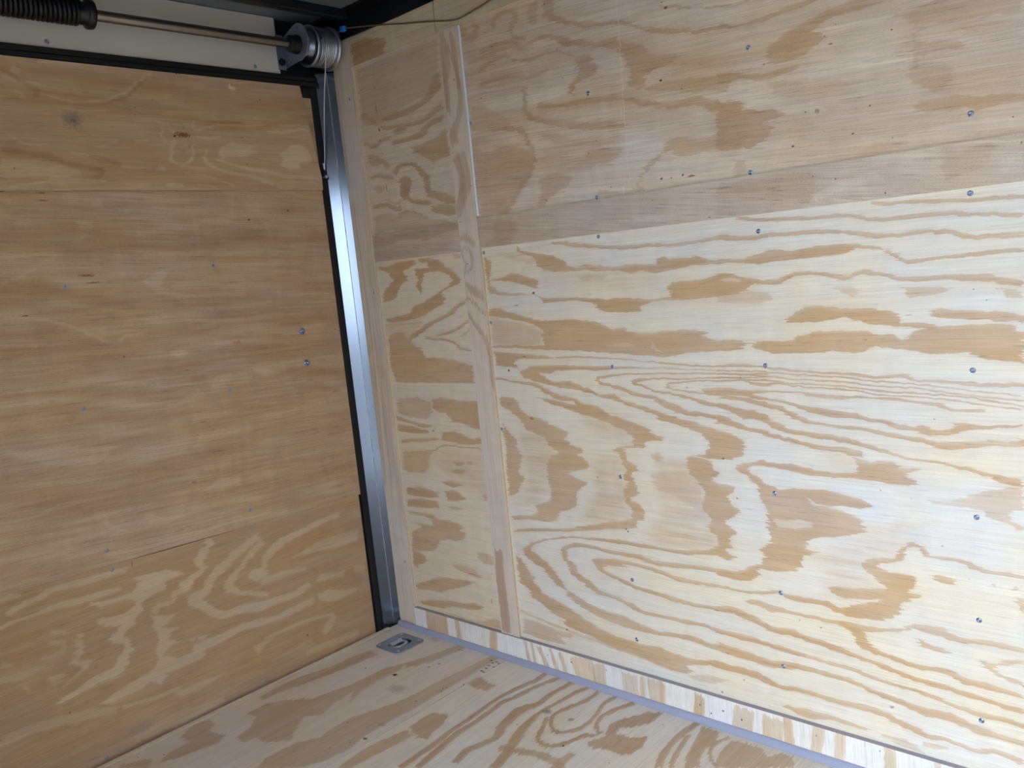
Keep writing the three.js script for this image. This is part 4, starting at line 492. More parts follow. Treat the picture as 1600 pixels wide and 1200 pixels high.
  DL: [[432, 487, 10.6, 6.7, 70, 45, 35, 0.8], [628, 465, 20.3, 10.1, 160, 118, 78, 0.6], [340, 83, 6.7, 7.0, 70, 45, 35, 0.6], [1038, 158, 4.4, 5.7, 70, 45, 35, 0.6], [870, 35, 75.6, 30.2, 140, 125, 105, 0.4], [829, 478, 4.8, 14.2, 70, 45, 35, 0.3]],
};

function ringMask(list, u0, v0, w, h, ppm) {
  const W_ = Math.round(w * ppm), H_ = Math.round(h * ppm), c = document.createElement('canvas');
  c.width = W_; c.height = H_;
  const x = c.getContext('2d'), read = () => { const d = x.getImageData(0, 0, W_, H_).data, m = new Float32Array(W_ * H_); for (let i = 0; i < m.length; i++) m[i] = d[i * 4] / 255; return m; };
  x.fillStyle = '#000'; x.fillRect(0, 0, W_, H_);
  const X = (u) => (u / 1000 - u0) * ppm, Y = (v) => (v / 1000 - v0) * ppm;      // row 0 is the lowest
  const area = (pts) => { x.beginPath(); pts.forEach((p, i) => (i ? x.lineTo(...p) : x.moveTo(...p))); x.closePath(); x.fill(); };
  let early = null;
  if (list.some((r) => r[0] === 'g')) {
    for (const [k, tone, a] of list) if (k === 'g') { x.fillStyle = `rgba(255,255,255,${tone})`; const pts = []; for (let i = 0; i < a.length; i += 2) pts.push([X(a[i]), Y(a[i + 1])]); area(pts); }
    const q = Math.round(0.014 * ppm); early = blurred(blurred(read(), W_, H_, q, q), W_, H_, q, q);
    x.fillStyle = '#000'; x.fillRect(0, 0, W_, H_);
  }
  for (const [k, tone, a] of list) {
    if (k === 'g') continue;
    x.fillStyle = k === 'p' || k === 's' ? `rgba(255,255,255,${tone})` : `rgba(0,0,0,${tone})`;
    if (k === 'p' || k === 'l') { const pts = []; for (let i = 0; i < a.length; i += 2) pts.push([X(a[i]), Y(a[i + 1])]); area(pts); continue; }
    const raw = []; for (let i = 0; i < a.length; i += 3) raw.push(new THREE.Vector3(X(a[i]), Y(a[i + 1]), a[i + 2] / 1000 * ppm));
    const cv = new THREE.CatmullRomCurve3(raw, false, 'centripetal'), n = raw.length * 5, pts = cv.getPoints(n), l = [], r = [];
    for (let i = 0; i <= n; i++) {
      const p = pts[i], q0 = pts[Math.max(0, i - 1)], q1 = pts[Math.min(n, i + 1)], dx = q1.x - q0.x, dy = q1.y - q0.y, m = Math.hypot(dx, dy) || 1, hw = Math.max(0.4, p.z) / 2;
      l.push([p.x - dy / m * hw, p.y + dx / m * hw]); r.push([p.x + dy / m * hw, p.y - dx / m * hw]);
    }
    area([...l, ...r.reverse()]);
  }
  const m = read();
  return { m, W_, H_, early };
}
function blurred(m, W_, H_, rx, ry) {                               // running mean along the rows, then along the columns
  const t = new Float32Array(m.length), o = new Float32Array(m.length);
  for (let y = 0; y < H_; y++) { let s = 0; for (let x = -rx; x < W_ + rx; x++) { const a = x + rx, b = x - rx - 1; if (a < W_ && a >= 0) s += m[y * W_ + a]; if (b >= 0 && b < W_) s -= m[y * W_ + b]; if (x >= 0 && x < W_) t[y * W_ + x] = s / (2 * rx + 1); } }
  for (let x = 0; x < W_; x++) { let s = 0; for (let y = -ry; y < H_ + ry; y++) { const a = y + ry, b = y - ry - 1; if (a < H_ && a >= 0) s += t[a * W_ + x]; if (b >= 0 && b < H_) s -= t[b * W_ + x]; if (y >= 0 && y < H_) o[y * W_ + x] = s / (2 * ry + 1); } }
  return o;
}
// o: u0, v0, w, h (metres), ppm, pale, late (sRGB 0..255), rings, along: 'u' | 'v', fill: share of undrawn soft figure, marks: [u, v, length, height, r, g, b, strength] in mm
function plywood(o) {
  const { u0, v0, w, h, ppm } = o, { m, W_, H_, early } = ringMask(o.rings || [], u0, v0, w, h, ppm), px = new Uint8Array(W_ * H_ * 4), sd = o.seed || 0, q = Math.round(0.008 * ppm), soft = blurred(m, W_, H_, o.along === 'v' ? q : q * 2, o.along === 'v' ? q * 2 : q);
  const fibre = o.fibre ?? 1, fill = o.fill ?? 0, jag = o.jag ?? 1, bot = o.bottom ?? 0.3;
  const pale = o.pale, late = o.late, warm = o.warm ?? 1;
  for (let j = 0; j < H_; j++) for (let i = 0; i < W_; i++) {
    const U = u0 + i / ppm, V = v0 + j / ppm, b = (o.along === 'v' ? U : V) + (o.tilt || 0) * (o.along === 'v' ? V : U) + sd * 0.37, a0 = (o.along === 'v' ? V : U) + sd, a = a0 + 0.09 * vn(3.3, b * 420) + 0.05 * vn(9.1, b * 1300);
    const n1 = vn(a * 22, b * 330) - 0.5, n2 = vn(a * 60 + 7, b * 900) - 0.5, n3 = vn(a0 * 16 + 3, b * 40 + 9) - 0.5;
    const n4 = vn(a0 * 75 + 3, b * 110 + 9) - 0.5, n5 = vn(a * 260 + 3, b * 520 + 9) - 0.5;
    const da = (n1 * 14 + n2 * 6 + n4 * 6) * jag * ppm / 1000, db = (n3 * 3.6 + n4 * 2.6 + n5 * 1.3) * jag * ppm / 1000;
    let x = i + (o.along === 'v' ? db : da), y = j + (o.along === 'v' ? da : db);
    x = x < 0 ? 0 : x > W_ - 1 ? W_ - 1 : x; y = y < 0 ? 0 : y > H_ - 1 ? H_ - 1 : y;
    const xi = Math.min(x | 0, W_ - 2), yi = Math.min(y | 0, H_ - 2), fx = x - xi, fy = y - yi, k = yi * W_ + xi;
    let t = (m[k] * (1 - fx) + m[k + 1] * fx) * (1 - fy) + (m[k + W_] * (1 - fx) + m[k + W_ + 1] * fx) * fy;
    const off = Math.round(0.006 * ppm), ks = o.along === 'v' ? yi * W_ + Math.min(W_ - 1, xi + off) : Math.min(H_ - 1, yi + off) * W_ + xi;
    t = t * (0.62 + 0.22 * m[ks] + 0.4 * (vn(a * 11 + 31, b * 55) - 0.5) + 0.14 * (1 - soft[k])) + 0.26 * soft[k];
    if (early) t += early[k] * (1 - t) * (0.75 + 0.9 * (vn(a * 10 + 61, b * 130) - 0.5));
    if (fill) { const bf = b * (o.fig ?? 1), s = vn(a0 * 2.2 + 1.2 * vn(a0 * 5, bf * 16), bf * 26 + 3 * vn(a0 * 3 + 5, bf * 9 + 2)), f = s * 0.55 + 0.25 * vn(a0 * 6 + 40, bf * 85 + 2 * vn(a0 * 9, bf * 20)) + 0.2 * vn(a * 12 + 40, bf * 190); t += fill * (f - 0.42) * (1 - 0.6 * t); }
    t = t < 0 ? 0 : t > 1 ? 1 : t;
    const f1 = vn(a * 9, b * 620) - 0.5, f2 = vn(a * 30 + 11, b * 1500 + 5) - 0.5, f3 = vn(a * 34 + 17, b * 700 + 3), f4 = vn(a0 * 3.1 + 50, b * 3.7) - 0.5, f5 = vn(U * 900, V * 900) - 0.5, f6 = vn(a0 * 48 + 9 + vn(a0 * 9, b * 14) * 2, b * 12 + 2) - 0.5;
    let s = 1 + fibre * (0.055 * f1 + 0.05 * f2 + 0.03 * f5 + 0.022 * f6) + 0.03 * f4;
    if (f3 > 0.8) s -= fibre * (f3 - 0.8) * (0.35 + 0.4 * t);
    const hue = (vn(a0 * 4 + 70, b * 11 + 5) * 0.6 + vn(a0 * 15 + 70, b * 26 + 5) * 0.4 - 0.5) * 18 * warm, c = (j * W_ + i) * 4;
    px[c] = Math.max(0, Math.min(255, (pale[0] + (late[0] - pale[0]) * t) * s + hue * 0.35));
    px[c + 1] = Math.max(0, Math.min(255, (pale[1] + (late[1] - pale[1]) * t) * s - hue * 0.1));
    px[c + 2] = Math.max(0, Math.min(255, (pale[2] + (late[2] - pale[2]) * t) * s - hue));
    px[c + 3] = 255;
  }
  for (const [u, v, len, ht, r, g, b, st] of o.marks || []) {       // knots, chips, pitch flecks, scuffs: an irregular spot of another colour
    const cx = (u / 1000 - u0) * ppm, cy = (v / 1000 - v0) * ppm, rx = len / 2000 * ppm, ry = ht / 2000 * ppm, R = Math.max(rx, ry) * 1.5 + 2;
    for (let j = Math.max(0, Math.floor(cy - R)); j < Math.min(H_, cy + R); j++) for (let i = Math.max(0, Math.floor(cx - R)); i < Math.min(W_, cx + R); i++) {
      const d = Math.hypot((i - cx) / Math.max(rx, 0.6), (j - cy) / Math.max(ry, 0.6)) + (vn(i * 0.35 + u, j * 0.5 + v) - 0.5) * 0.9, q = st * Math.max(0, Math.min(1, (1.05 - d) * 2.2)), c = (j * W_ + i) * 4;
      if (q > 0) { px[c] += (r - px[c]) * q; px[c + 1] += (g - px[c + 1]) * q; px[c + 2] += (b - px[c + 2]) * q; }
    }
  }
  const t = new THREE.DataTexture(px, W_, H_, THREE.RGBAFormat);
  t.colorSpace = THREE.SRGBColorSpace; t.magFilter = THREE.LinearFilter; t.wrapS = t.wrapT = THREE.MirroredRepeatWrapping; t.needsUpdate = true;
  return { u0, v0, w, h, mats: [mat({ map: t, roughness: o.rough ?? 0.62, metalness: 0 }), EDGE] };
}
const EDGE = (() => {                                               // cut edge of plywood: veneers laid crosswise
  const n = 256, k = 16, px = new Uint8Array(n * k * 4);
  for (let j = 0; j < k; j++) for (let i = 0; i < n; i++) {
    const ply = Math.floor(j / k * 5), d = ply % 2, g = (vn(i * 0.35, j * 0.8) - 0.5) * 22, c = (j * n + i) * 4, B = d ? [176, 146, 112] : [222, 204, 172];
    for (let q = 0; q < 3; q++) px[c + q] = B[q] + g;
    px[c + 3] = 255;
  }
  const t = new THREE.DataTexture(px, n, k, THREE.RGBAFormat);
  t.colorSpace = THREE.SRGBColorSpace; t.magFilter = THREE.LinearFilter; t.wrapS = THREE.RepeatWrapping; t.needsUpdate = true;
  return mat({ map: t, roughness: 0.75 });
})();

// ---------------------------------------------------------------- materials
const PALE = [231, 221, 204], LATE = [202, 168, 132];
const AGED_PALE = [226, 203, 170], AGED_LATE = [174, 135, 99];
const M = {
  black: mat({ color: rgb(17, 18, 22), roughness: 0.42 }),
  rubber: mat({ color: rgb(16, 16, 18), roughness: 0.75 }),
  steel: mat({ color: rgb(98, 104, 114), metalness: 0.75, roughness: 0.15 }),
  screw: mat({ color: rgb(150, 161, 184), metalness: 0.9, roughness: 0.28 }),
  zinc: mat({ color: rgb(186, 194, 206), metalness: 0.8, roughness: 0.32 }),
  galvanised: mat({ color: rgb(150, 156, 166), metalness: 0.45, roughness: 0.5 }),
  shaft: mat({ color: rgb(150, 147, 142), metalness: 1, roughness: 0.24 }),
  cast: mat({ color: rgb(186, 196, 212), metalness: 1, roughness: 0.36 }),
  cable: mat({ color: rgb(190, 196, 204), metalness: 1, roughness: 0.35 }),
  plate: mat({ color: rgb(138, 148, 164), metalness: 0.7, roughness: 0.42 }),
  header: mat({ color: rgb(216, 211, 205), metalness: 0.15, roughness: 0.42 }),
  ceiling: mat({ color: rgb(120, 125, 132), metalness: 0.3, roughness: 0.5 }),
  bead: mat({ color: rgb(163, 166, 188), roughness: 0.5 }),
  skin: mat({ color: rgb(70, 72, 76), roughness: 0.6 }),
  wire: mat({ color: rgb(120, 96, 62), roughness: 0.6 }),
  blue: mat({ color: rgb(40, 120, 225), roughness: 0.4 }),
  greyEdge: mat({ color: rgb(170, 162, 168), roughness: 0.8 }),
  ground: mat({ color: rgb(104, 101, 96), roughness: 0.95 }),
};

// ---------------------------------------------------------------- the sheets' faces
const S = {};
S.lower = plywood({ u0: 0.55, v0: 0.06, w: 1.40, h: 1.17, ppm: 1350, pale: PALE, late: LATE, rings: GRAIN.LP, along: 'u', fill: 0.22, warm: 1.5, seed: 3, marks: MARKS.LP });
S.upper = plywood({ u0: 0.55, v0: 1.27, w: 1.40, h: 0.56, ppm: 1350, pale: [228, 214, 195], late: [198, 163, 129], rings: [['p', 0.2, [400, 1200, 2100, 1200, 2100, 1900, 400, 1900]], ...GRAIN.UP], along: 'u', fill: 1.0, fibre: 1.6, jag: 1.2, warm: 1.3, tilt: 0.06, seed: 9, marks: MARKS.UP });
S.narrowLower = plywood({ u0: 0.09, v0: 0.06, w: 0.42, h: 1.17, ppm: 1100, pale: [227, 214, 192], late: [199, 164, 127], rings: GRAIN.NL, along: 'u', fill: 0.2, seed: 5, marks: MARKS.NL });
S.narrowUpper = plywood({ u0: 0.09, v0: 1.27, w: 0.42, h: 0.56, ppm: 1100, pale: [217, 203, 181], late: [186, 154, 117], rings: GRAIN.NU, along: 'u', fill: 0.35, fibre: 1.3, seed: 6, marks: MARKS.NU });
S.batten = plywood({ u0: 0.48, v0: 0.05, w: 0.1, h: 1.80, ppm: 1000, pale: [222, 208, 194], late: [188, 159, 134], rings: GRAIN.VB, along: 'v', fill: 0.6, fig: 2.2, seed: 12, marks: MARKS.VB });
S.post = plywood({ u0: 0.0, v0: 0.0, w: 0.12, h: 1.9, ppm: 1000, pale: [222, 208, 193], late: [186, 158, 133], rings: [], along: 'v', fill: 1.5, fig: 2.2, seed: 14 });
S.rail = plywood({ u0: 0.09, v0: 1.2, w: 1.90, h: 0.1, ppm: 1050, pale: [216, 203, 189], late: [188, 163, 141], rings: [['p', 0.4, [0, 1100, 2100, 1100, 2100, 1400, 0, 1400]], ...GRAIN.HB], along: 'u', fill: 0.9, fibre: 1.9, tilt: 0.12, seed: 21, marks: MARKS.HB });
S.strip = plywood({ u0: 0.09, v0: 1.79, w: 1.2, h: 0.1, ppm: 900, pale: [218, 202, 172], late: [186, 152, 112], rings: GRAIN.ST, along: 'u', fill: 1.3, fibre: 1.2, seed: 27 });
S.base = plywood({ u0: 0.0, v0: 0.0, w: 1.95, h: 0.1, ppm: 1050, pale: [236, 232, 227], late: [206, 177, 143], rings: GRAIN.BB, along: 'v', fill: 0.25, fibre: 1.2, seed: 31, marks: MARKS.BB });
S.floorMain = plywood({ u0: 0, v0: 0.5, w: 0.95, h: 1.2, ppm: 1300, pale: [234, 226, 214], late: [196, 165, 133], rings: GRAIN.FM, along: 'u', fill: 0.18, seed: 41, marks: MARKS.FM });
S.floorRear = plywood({ u0: 0, v0: 0, w: 1.3, h: 0.52, ppm: 1300, pale: [230, 221, 210], late: [196, 168, 139], rings: GRAIN.FR, along: 'u', fill: 0.3, seed: 43, marks: MARKS.FR });
S.flap = plywood({ u0: 0.06, v0: 1.43, w: 1.1, h: 0.34, ppm: 1050, pale: AGED_PALE, late: AGED_LATE, rings: [['p', 0.55, [0, 1400, 1300, 1400, 1300, 1800, 0, 1800]], ...GRAIN.FL], along: 'u', fill: 0.6, fibre: 1.2, jag: 0.8, seed: 51, marks: MARKS.FL });
S.doorMid = plywood({ u0: 0.06, v0: 0.45, w: 1.15, h: 1.02, ppm: 1050, pale: [214, 189, 159], late: [171, 134, 99], rings: [['p', 0.5, [-100, 400, 1400, 400, 1400, 1600, -100, 1600]], ...GRAIN.DM], along: 'u', fill: 1.15, fibre: 1.7, seed: 53, tilt: -0.06, marks: MARKS.DM });
S.doorLow = plywood({ u0: 0.06, v0: -0.06, w: 1.25, h: 0.60, ppm: 1050, pale: [206, 185, 158], late: [177, 143, 108], rings: [['p', 0.85, [-100, -100, 1500, -100, 1500, 700, -100, 700]], ...GRAIN.DL], along: 'u', fill: 0.35, fibre: 1.1, seed: 57, marks: MARKS.DL });
S.plain = plywood({ u0: 0, v0: 0, w: 1.2, h: 0.9, ppm: 500, pale: PALE, late: LATE, rings: [], along: 'u', fill: 1.4, seed: 61 });

// screws: a domed head with a driver recess
const SCREW = lathe([[0, 0.0001], [0.0013, 0.0001], [0.0015, 0.0017], [0.0030, 0.0013], [0.0042, 0.0006], [0.0045, 0]], 14);
const WASHER = lathe([[0, 0.0004], [0.0022, 0.0004], [0.003, 0.003], [0.005, 0.0028], [0.0058, 0.0012], [0.0066, 0.0012], [0.0095, 0.0011], [0.0098, 0]], 20);
function screw(plane, u, v, d, parent, size = 1, geo = SCREW) {
  const s = mesh('screw', geo, M.screw, parent);
  s.position.set(...PLANES[plane](u, v, d)); s.scale.setScalar(size);
  if (plane === 'wall') s.rotation.x = Math.PI / 2; else if (plane === 'door') s.rotation.z = -Math.PI / 2;
  return s;
}

// ---------------------------------------------------------------- the room
// side wall in view: four sheets on a dark outer skin
const wall = tag(group('wall_right'), 'long plywood side wall with banded yellow grain, pieced from large and narrow sheets', 'wall', 'structure');
mesh('outer_skin', box(-0.1, L + 0.1, -0.1, H + 0.05, -0.05, -0.018), M.skin, wall);
const lower = mesh('plywood_panel', board('wall', rect(0.5, 2.95, 0.012, 1.25), -0.012, 0, S.lower), S.lower.mats, wall);
lower.userData.label = 'large lower plywood sheet with bold cathedral grain';
const upper = mesh('plywood_panel', board('wall', rect(0.5, 2.95, 1.252, 1.9), -0.012, 0, S.upper), S.upper.mats, wall);
upper.userData.label = 'large upper plywood sheet with faint swirling grain';
const nLower = mesh('plywood_panel', board('wall', rect(0.03, 0.498, 0.012, 1.25), -0.012, 0, S.narrowLower), S.narrowLower.mats, wall);
nLower.userData.label = 'narrow lower plywood sheet between corner post and batten';
const nUpper = mesh('plywood_panel', board('wall', rect(0.03, 0.498, 1.252, 1.9), -0.012, 0, S.narrowUpper), S.narrowUpper.mats, wall);
nUpper.userData.label = 'narrow upper plywood sheet between corner post and batten';
mesh('plywood_panel', board('wall', rect(2.952, L, 0.012, 1.9), -0.012, 0, S.plain), S.plain.mats, wall);
for (const [u, v] of [[0.976, 0.883], [1.381, 0.888], [1.788, 0.881], [0.972, 0.601], [1.385, 0.603], [1.788, 0.6], [0.982, 0.329], [1.386, 0.372], [1.788, 0.395], [0.981, 0.167], [1.382, 0.196], [1.788, 0.188], [0.966, 1.205], [1.383, 1.176], [1.791, 1.202], [0.5735, 1.199], [0.5735, 1.006], [0.5735, 0.703]]) screw('wall', u, v, 0, lower, 1.15);
for (const [u, v] of [[1.384, 1.55], [0.971, 1.543], [0.5735, 1.546], [1.795, 1.34], [1.373, 1.2995], [0.971, 1.2985]]) screw('wall', u, v, 0, upper, 1.15);

// boards that cover the joints of the sheets
const post = tag(mesh('trim_1', board('wall', rect(0.017, 0.106, 0.0, 1.876), 0, 0.007, S.post), S.post.mats), 'upright plywood trim board beside the steel door jamb, from floor to ceiling', 'trim', 'structure');
for (const [u, v] of [[0.079, 1.708], [0.084, 1.116], [0.077, 0.229]]) screw('wall', u, v, 0.007, post, 0.85);
tag(mesh('trim_2', board('wall', rect(0.4955, 0.5685, 0.079, 1.802), 0, 0.009, S.batten), S.batten.mats), 'upright plywood batten covering the joint left of the large sheets', 'trim', 'structure');
tag(mesh('trim_3', board('wall', rect(0.106, 0.4955, 1.209, 1.291), 0, 0.006, S.rail), S.rail.mats), 'short level plywood batten between corner post and upright batten', 'trim', 'structure');
tag(mesh('trim_4', board('wall', rect(0.5685, 2.95, 1.212, 1.293), 0, 0.006, S.rail), S.rail.mats), 'long level plywood batten between the large upper and lower sheets', 'trim', 'structure');
tag(mesh('trim_5', board('wall', [[0.1065, 1.797], [0.4800, 1.803], [0.4820, 1.885], [0.1065, 1.877]], 0, 0.0062, S.strip), S.strip.mats), 'short plywood strip under the ceiling next to the cable drum', 'trim', 'structure');
tag(mesh('trim_6', board('wall', [[0.4845, 1.803], [2.95, 1.83], [2.95, 1.91], [0.4865, 1.885]], 0, 0.0066, S.strip), S.strip.mats), 'plywood strip under the ceiling above the upright batten, running off the top edge', 'trim', 'structure');
const sealant = tag(mesh('trim_12', tube([[0.5695, 1.80, 0.004], [0.5698, 1.55, 0.004], [0.5695, 1.30, 0.004]], 0.0032, 20, 8), mat({ color: rgb(226, 232, 240), roughness: 0.45 })), 'thin white sealant line along the upper edge of the upright batten', 'sealant', 'structure');

tag(mesh('baseboard_right', board('wall', rect(0.106, L, 0.0005, 0.0795), 0.0002, 0.0145, S.base), [S.base.mats[0], M.greyEdge]), 'low plywood baseboard with upright stripes of grain along the side wall', 'baseboard', 'structure');
{ // grey sealant rod in the corner of floor and baseboard
  const s = new THREE.Shape(); s.moveTo(0, 0); s.lineTo(0.0085, 0); s.absellipse(0, 0, 0.0085, 0.018, 0, Math.PI / 2, false, 0); s.lineTo(0, 0);
  const g = new THREE.ExtrudeGeometry(s, { depth: L - 0.02, bevelEnabled: false, curveSegments: 10 });
  g.rotateY(Math.PI / 2); g.scale(1, 1, -1); g.translate(0.02, 0.0003, 0.0146);
  g.index || g.computeVertexNormals();
  tag(mesh('trim_10', g, M.bead), 'pale lilac grey sealant bead along the foot of the baseboard', 'sealant', 'structure');
}

// floor
const floor = tag(group('floor'), 'scuffed plywood floor with dark grain bands, a seam and a recessed tie-down', 'floor', 'structure');
mesh('underfloor', box(0.0, L, -0.06, -0.02, -0.02, W + 0.04), M.skin, floor);
const HOLE = []; for (let i = 0; i < 28; i++) { const a = i / 28 * Math.PI * 2; HOLE.push([0.1135 + 0.038 * Math.sign(Math.cos(a)) * Math.abs(Math.cos(a)) ** 0.7, 0.137 + 0.031 * Math.sign(Math.sin(a)) * Math.abs(Math.sin(a)) ** 0.7]); }
mesh('floor_sheet', board('floor', rect(0, W, 0.0, 0.5115), -0.018, 0, S.floorRear, [HOLE]), S.floorRear.mats, floor).userData.label = 'narrow floor sheet along the ramp door';
mesh('floor_sheet', board('floor', rect(0, W, 0.5145, 1.733), -0.018, 0, S.floorMain), S.floorMain.mats, floor).userData.label = 'floor sheet with swirling grain';
mesh('floor_sheet', board('floor', rect(0, W, 1.7345, L), -0.018, 0, S.floorMain), S.floorMain.mats, floor);
tag(mesh('trim_11', board('floor', rect(0.01, W - 0.01, 0.0, 0.016), 0.0001, 0.0016, S.floorRear), S.floorRear.mats), 'thin wooden edge strip of the floor at the foot of the ramp door', 'trim', 'structure');

// far side wall with the open entry, front wall, ceiling (behind and beside the camera)
const far = tag(group('wall_left'), 'plywood side wall with the open side entry, behind the camera', 'wall', 'structure');
for (const o of [rect(0, ENTRY.x0, -0.02, H), rect(ENTRY.x1, L, -0.02, H), rect(ENTRY.x0, ENTRY.x1, ENTRY.y1, H)]) mesh('plywood_panel', board('wall', o, W, W + 0.04, S.plain), S.plain.mats, far);
const front = tag(group('wall_front'), 'plywood end wall behind the camera', 'wall', 'structure');
mesh('plywood_panel', board('door', rect(-0.02, W + 0.04, -0.02, H), L, L + 0.04, S.plain), S.plain.mats, front);
const ceil = tag(group('ceiling'), 'dark sheet metal ceiling carried by black roof bows', 'ceiling', 'structure');
mesh('ceiling_sheet', box(-0.1, L + 0.05, H, H + 0.04, -0.05, W + 0.05), M.ceiling, ceil);
for (const x of [0.115, 0.5, 0.9, 1.3, 1.7, 2.1, 2.5, 2.9, 3.3]) mesh('roof_bow', rbox(x, x + 0.032, H - 0.026, H, 0.03, W - 0.03, 0.003), M.black, ceil);
tag(mesh('trim_9', mergeGeometries([box(0.0, L, 1.884, H - 0.0005, -0.012, 0.006), box(0.0, L, H - 0.008, H - 0.0005, 0.006, 0.05)]), M.black), 'black metal angle in the corner of ceiling and side wall', 'trim', 'structure');

// rear end: header, frame, ramp door
const rear = tag(group('wall_rear'), 'rear end frame with pale sheet metal header above the ramp door', 'wall', 'structure');
mesh('outer_skin', box(-0.1, -0.06, -0.1, H + 0.04, -0.05, W + 0.05), M.skin, rear);
const headPanel = mesh('header_panel', rbox(-0.034, -0.02, 1.788, H - 0.001, 0.174, W - 0.174, 0.0015), M.header, rear);
headPanel.userData.label = 'pale sheet metal header panel';
for (const z of [0.258, 0.828, 1.4]) screw('door', z, 1.8015, -0.02, headPanel, 1.3);
mesh('header_back', box(-0.06, -0.036, 1.79, H, 0.0, W), M.black, rear);
mesh('header_channel', mergeGeometries([rbox(-0.04, -0.012, 1.772, 1.7875, 0.05, W - 0.05, 0.003), rbox(-0.04, -0.006, 1.757, 1.7705, 0.05, W - 0.05, 0.003)]), M.black, rear);
for (const s of [0, 1]) {
  const Z = (a, b) => (s ? [W - b, W - a] : [a, b]);
  const z1 = Z(-0.012, 0.0);
  const jamb = tag(group('trim_' + (s ? 14 : 7)), s ? 'steel door jamb of the rear frame, behind the camera side' : 'shiny bare steel door jamb between the ramp door and the corner post', 'door jamb', 'structure');
  // folded plate set aslant across the corner, with a shallow crease
  const fold = [[-0.0215, 0.0502], [0.0012, 0.0236], [0.0168, 0.0032]].map(([x, z]) => [x, s ? W - z : z]);
  for (const i of [0, 1]) {
    const [p, q] = [fold[i], fold[i + 1]], l = Math.hypot(q[0] - p[0], q[1] - p[1]), g = new THREE.BoxGeometry(l + 0.0004, 1.80, 0.002);
    g.rotateY(-Math.atan2(q[1] - p[1], q[0] - p[0]));
    const nx = (q[1] - p[1]) / l, nz = -(q[0] - p[0]) / l, w = s ? -1 : 1;                       // the plate lies behind its visible face
    g.translate((p[0] + q[0]) / 2 + nx * 0.001 * w, 0.90, (p[1] + q[1]) / 2 + nz * 0.001 * w);
    mesh(i ? 'jamb_return' : 'jamb_face', g, M.steel, jamb);
  }
  const bend = mesh('crease', new THREE.CylinderGeometry(0.0013, 0.0013, 1.80, 14), M.zinc, jamb); bend.position.set(fold[1][0], 0.90, fold[1][1]);
  mesh('foot_plate', rbox(-0.021, 0.010, 0.0005, 0.005, ...Z(0.006, 0.05), 0.001), M.rubber, jamb);
  if (!s) for (const [x, z] of [[0.0095, 0.024], [-0.006, 0.043]]) { const b = mesh('bolt', new THREE.CylinderGeometry(0.0045, 0.0045, 0.005, 6), M.black, jamb); b.position.set(x, 0.0085, z); }
  tag(mesh('trim_' + (s ? 15 : 8), mergeGeometries([rbox(-0.05, -0.021, -0.02, 1.757, ...Z(0.0505, 0.0735), 0.003), box(-0.05, -0.034, -0.02, 1.757, ...Z(0.0735, 0.11))]), M.rubber), s ? 'black rubber door seal on the camera side of the ramp door' : 'black rubber seal strip between the ramp door and the steel jamb', 'door seal', 'structure');
  mesh('corner_back', box(-0.06, -0.03, 0.0, H, ...Z(-0.02, 0.05)), M.black, rear);
}

const door = tag(group('door_1'), 'closed ramp door lined with aged brown plywood in three tiers', 'ramp door', 'structure');
mesh('door_skin', box(-0.06, -0.038, -0.06, 1.757, 0.0, W), M.skin, door);
const JT = (z) => 0.4665 + 0.0348 * (z - 0.08);                     // the joint between the two lower sheets is cut a little out of level
const mid = mesh('plywood_panel', board('door', [[0.0755, JT(0.0755)], [W - 0.0755, JT(W - 0.0755)], [W - 0.0755, 1.7255], [0.0755, 1.7255]], -0.036, -0.024, S.doorMid), S.doorMid.mats, door);
mid.userData.label = 'plain brown middle plywood sheet';
const low = mesh('plywood_panel', board('door', [[0.0835, -0.05], [W - 0.0835, -0.05], [W - 0.0835, JT(W - 0.0835) - 0.001], [0.86, JT(0.86) - 0.0006], [0.74, JT(0.74) - 0.003], [0.6, JT(0.6) - 0.002], [0.5, JT(0.5) - 0.0006], [0.0835, JT(0.0835) - 0.0006]], -0.0375, -0.0245, S.doorLow), S.doorLow.mats, door);
low.userData.label = 'lowest plywood sheet with pale wavy grain';
const flap = mesh('plywood_flap', board('door', [[0.127, 1.7535], [0.0875, 1.482], [0.089, 1.445], [W - 0.089, 1.445], [W - 0.0875, 1.482], [W - 0.127, 1.7535]], -0.012, 0.0, S.flap), S.flap.mats, door);
flap.userData.label = 'raised upper plywood flap with tapered end';
mesh('corner_plate', rbox(-0.036, -0.022, 1.726, 1.757, 0.0745, 0.113, 0.002), M.black, door).userData.label = 'black corner plate';
for (const [u, v] of [[0.88, 1.213], [0.478, 1.239], [0.884, 0.906], [0.48, 0.885], [0.473, 0.525], [0.885, 0.534]]) screw('door', u, v, -0.024, mid, 1.05);
for (const [u, v] of [[0.091, 1.258], [0.092, 0.995], [0.106, 0.487]]) screw('door', u, v, -0.024, mid, 0.75);
for (const [u, v] of [[0.216, 1.022], [0.215, 0.923]]) screw('door', u, v, -0.024, mid, 1.15, WASHER).name = 'washer_screw';
for (const [u, v] of [[0.881, 0.480], [0.472, 0.470], [0.506, 0.002], [0.972, 0.002]]) screw('door', u, v, -0.0245, low, 1.05);
for (const [u, v] of [[0.104, 0.43], [0.1, 0.19], [0.1, 0.07]]) screw('door', u, v, -0.0245, low, 0.75);

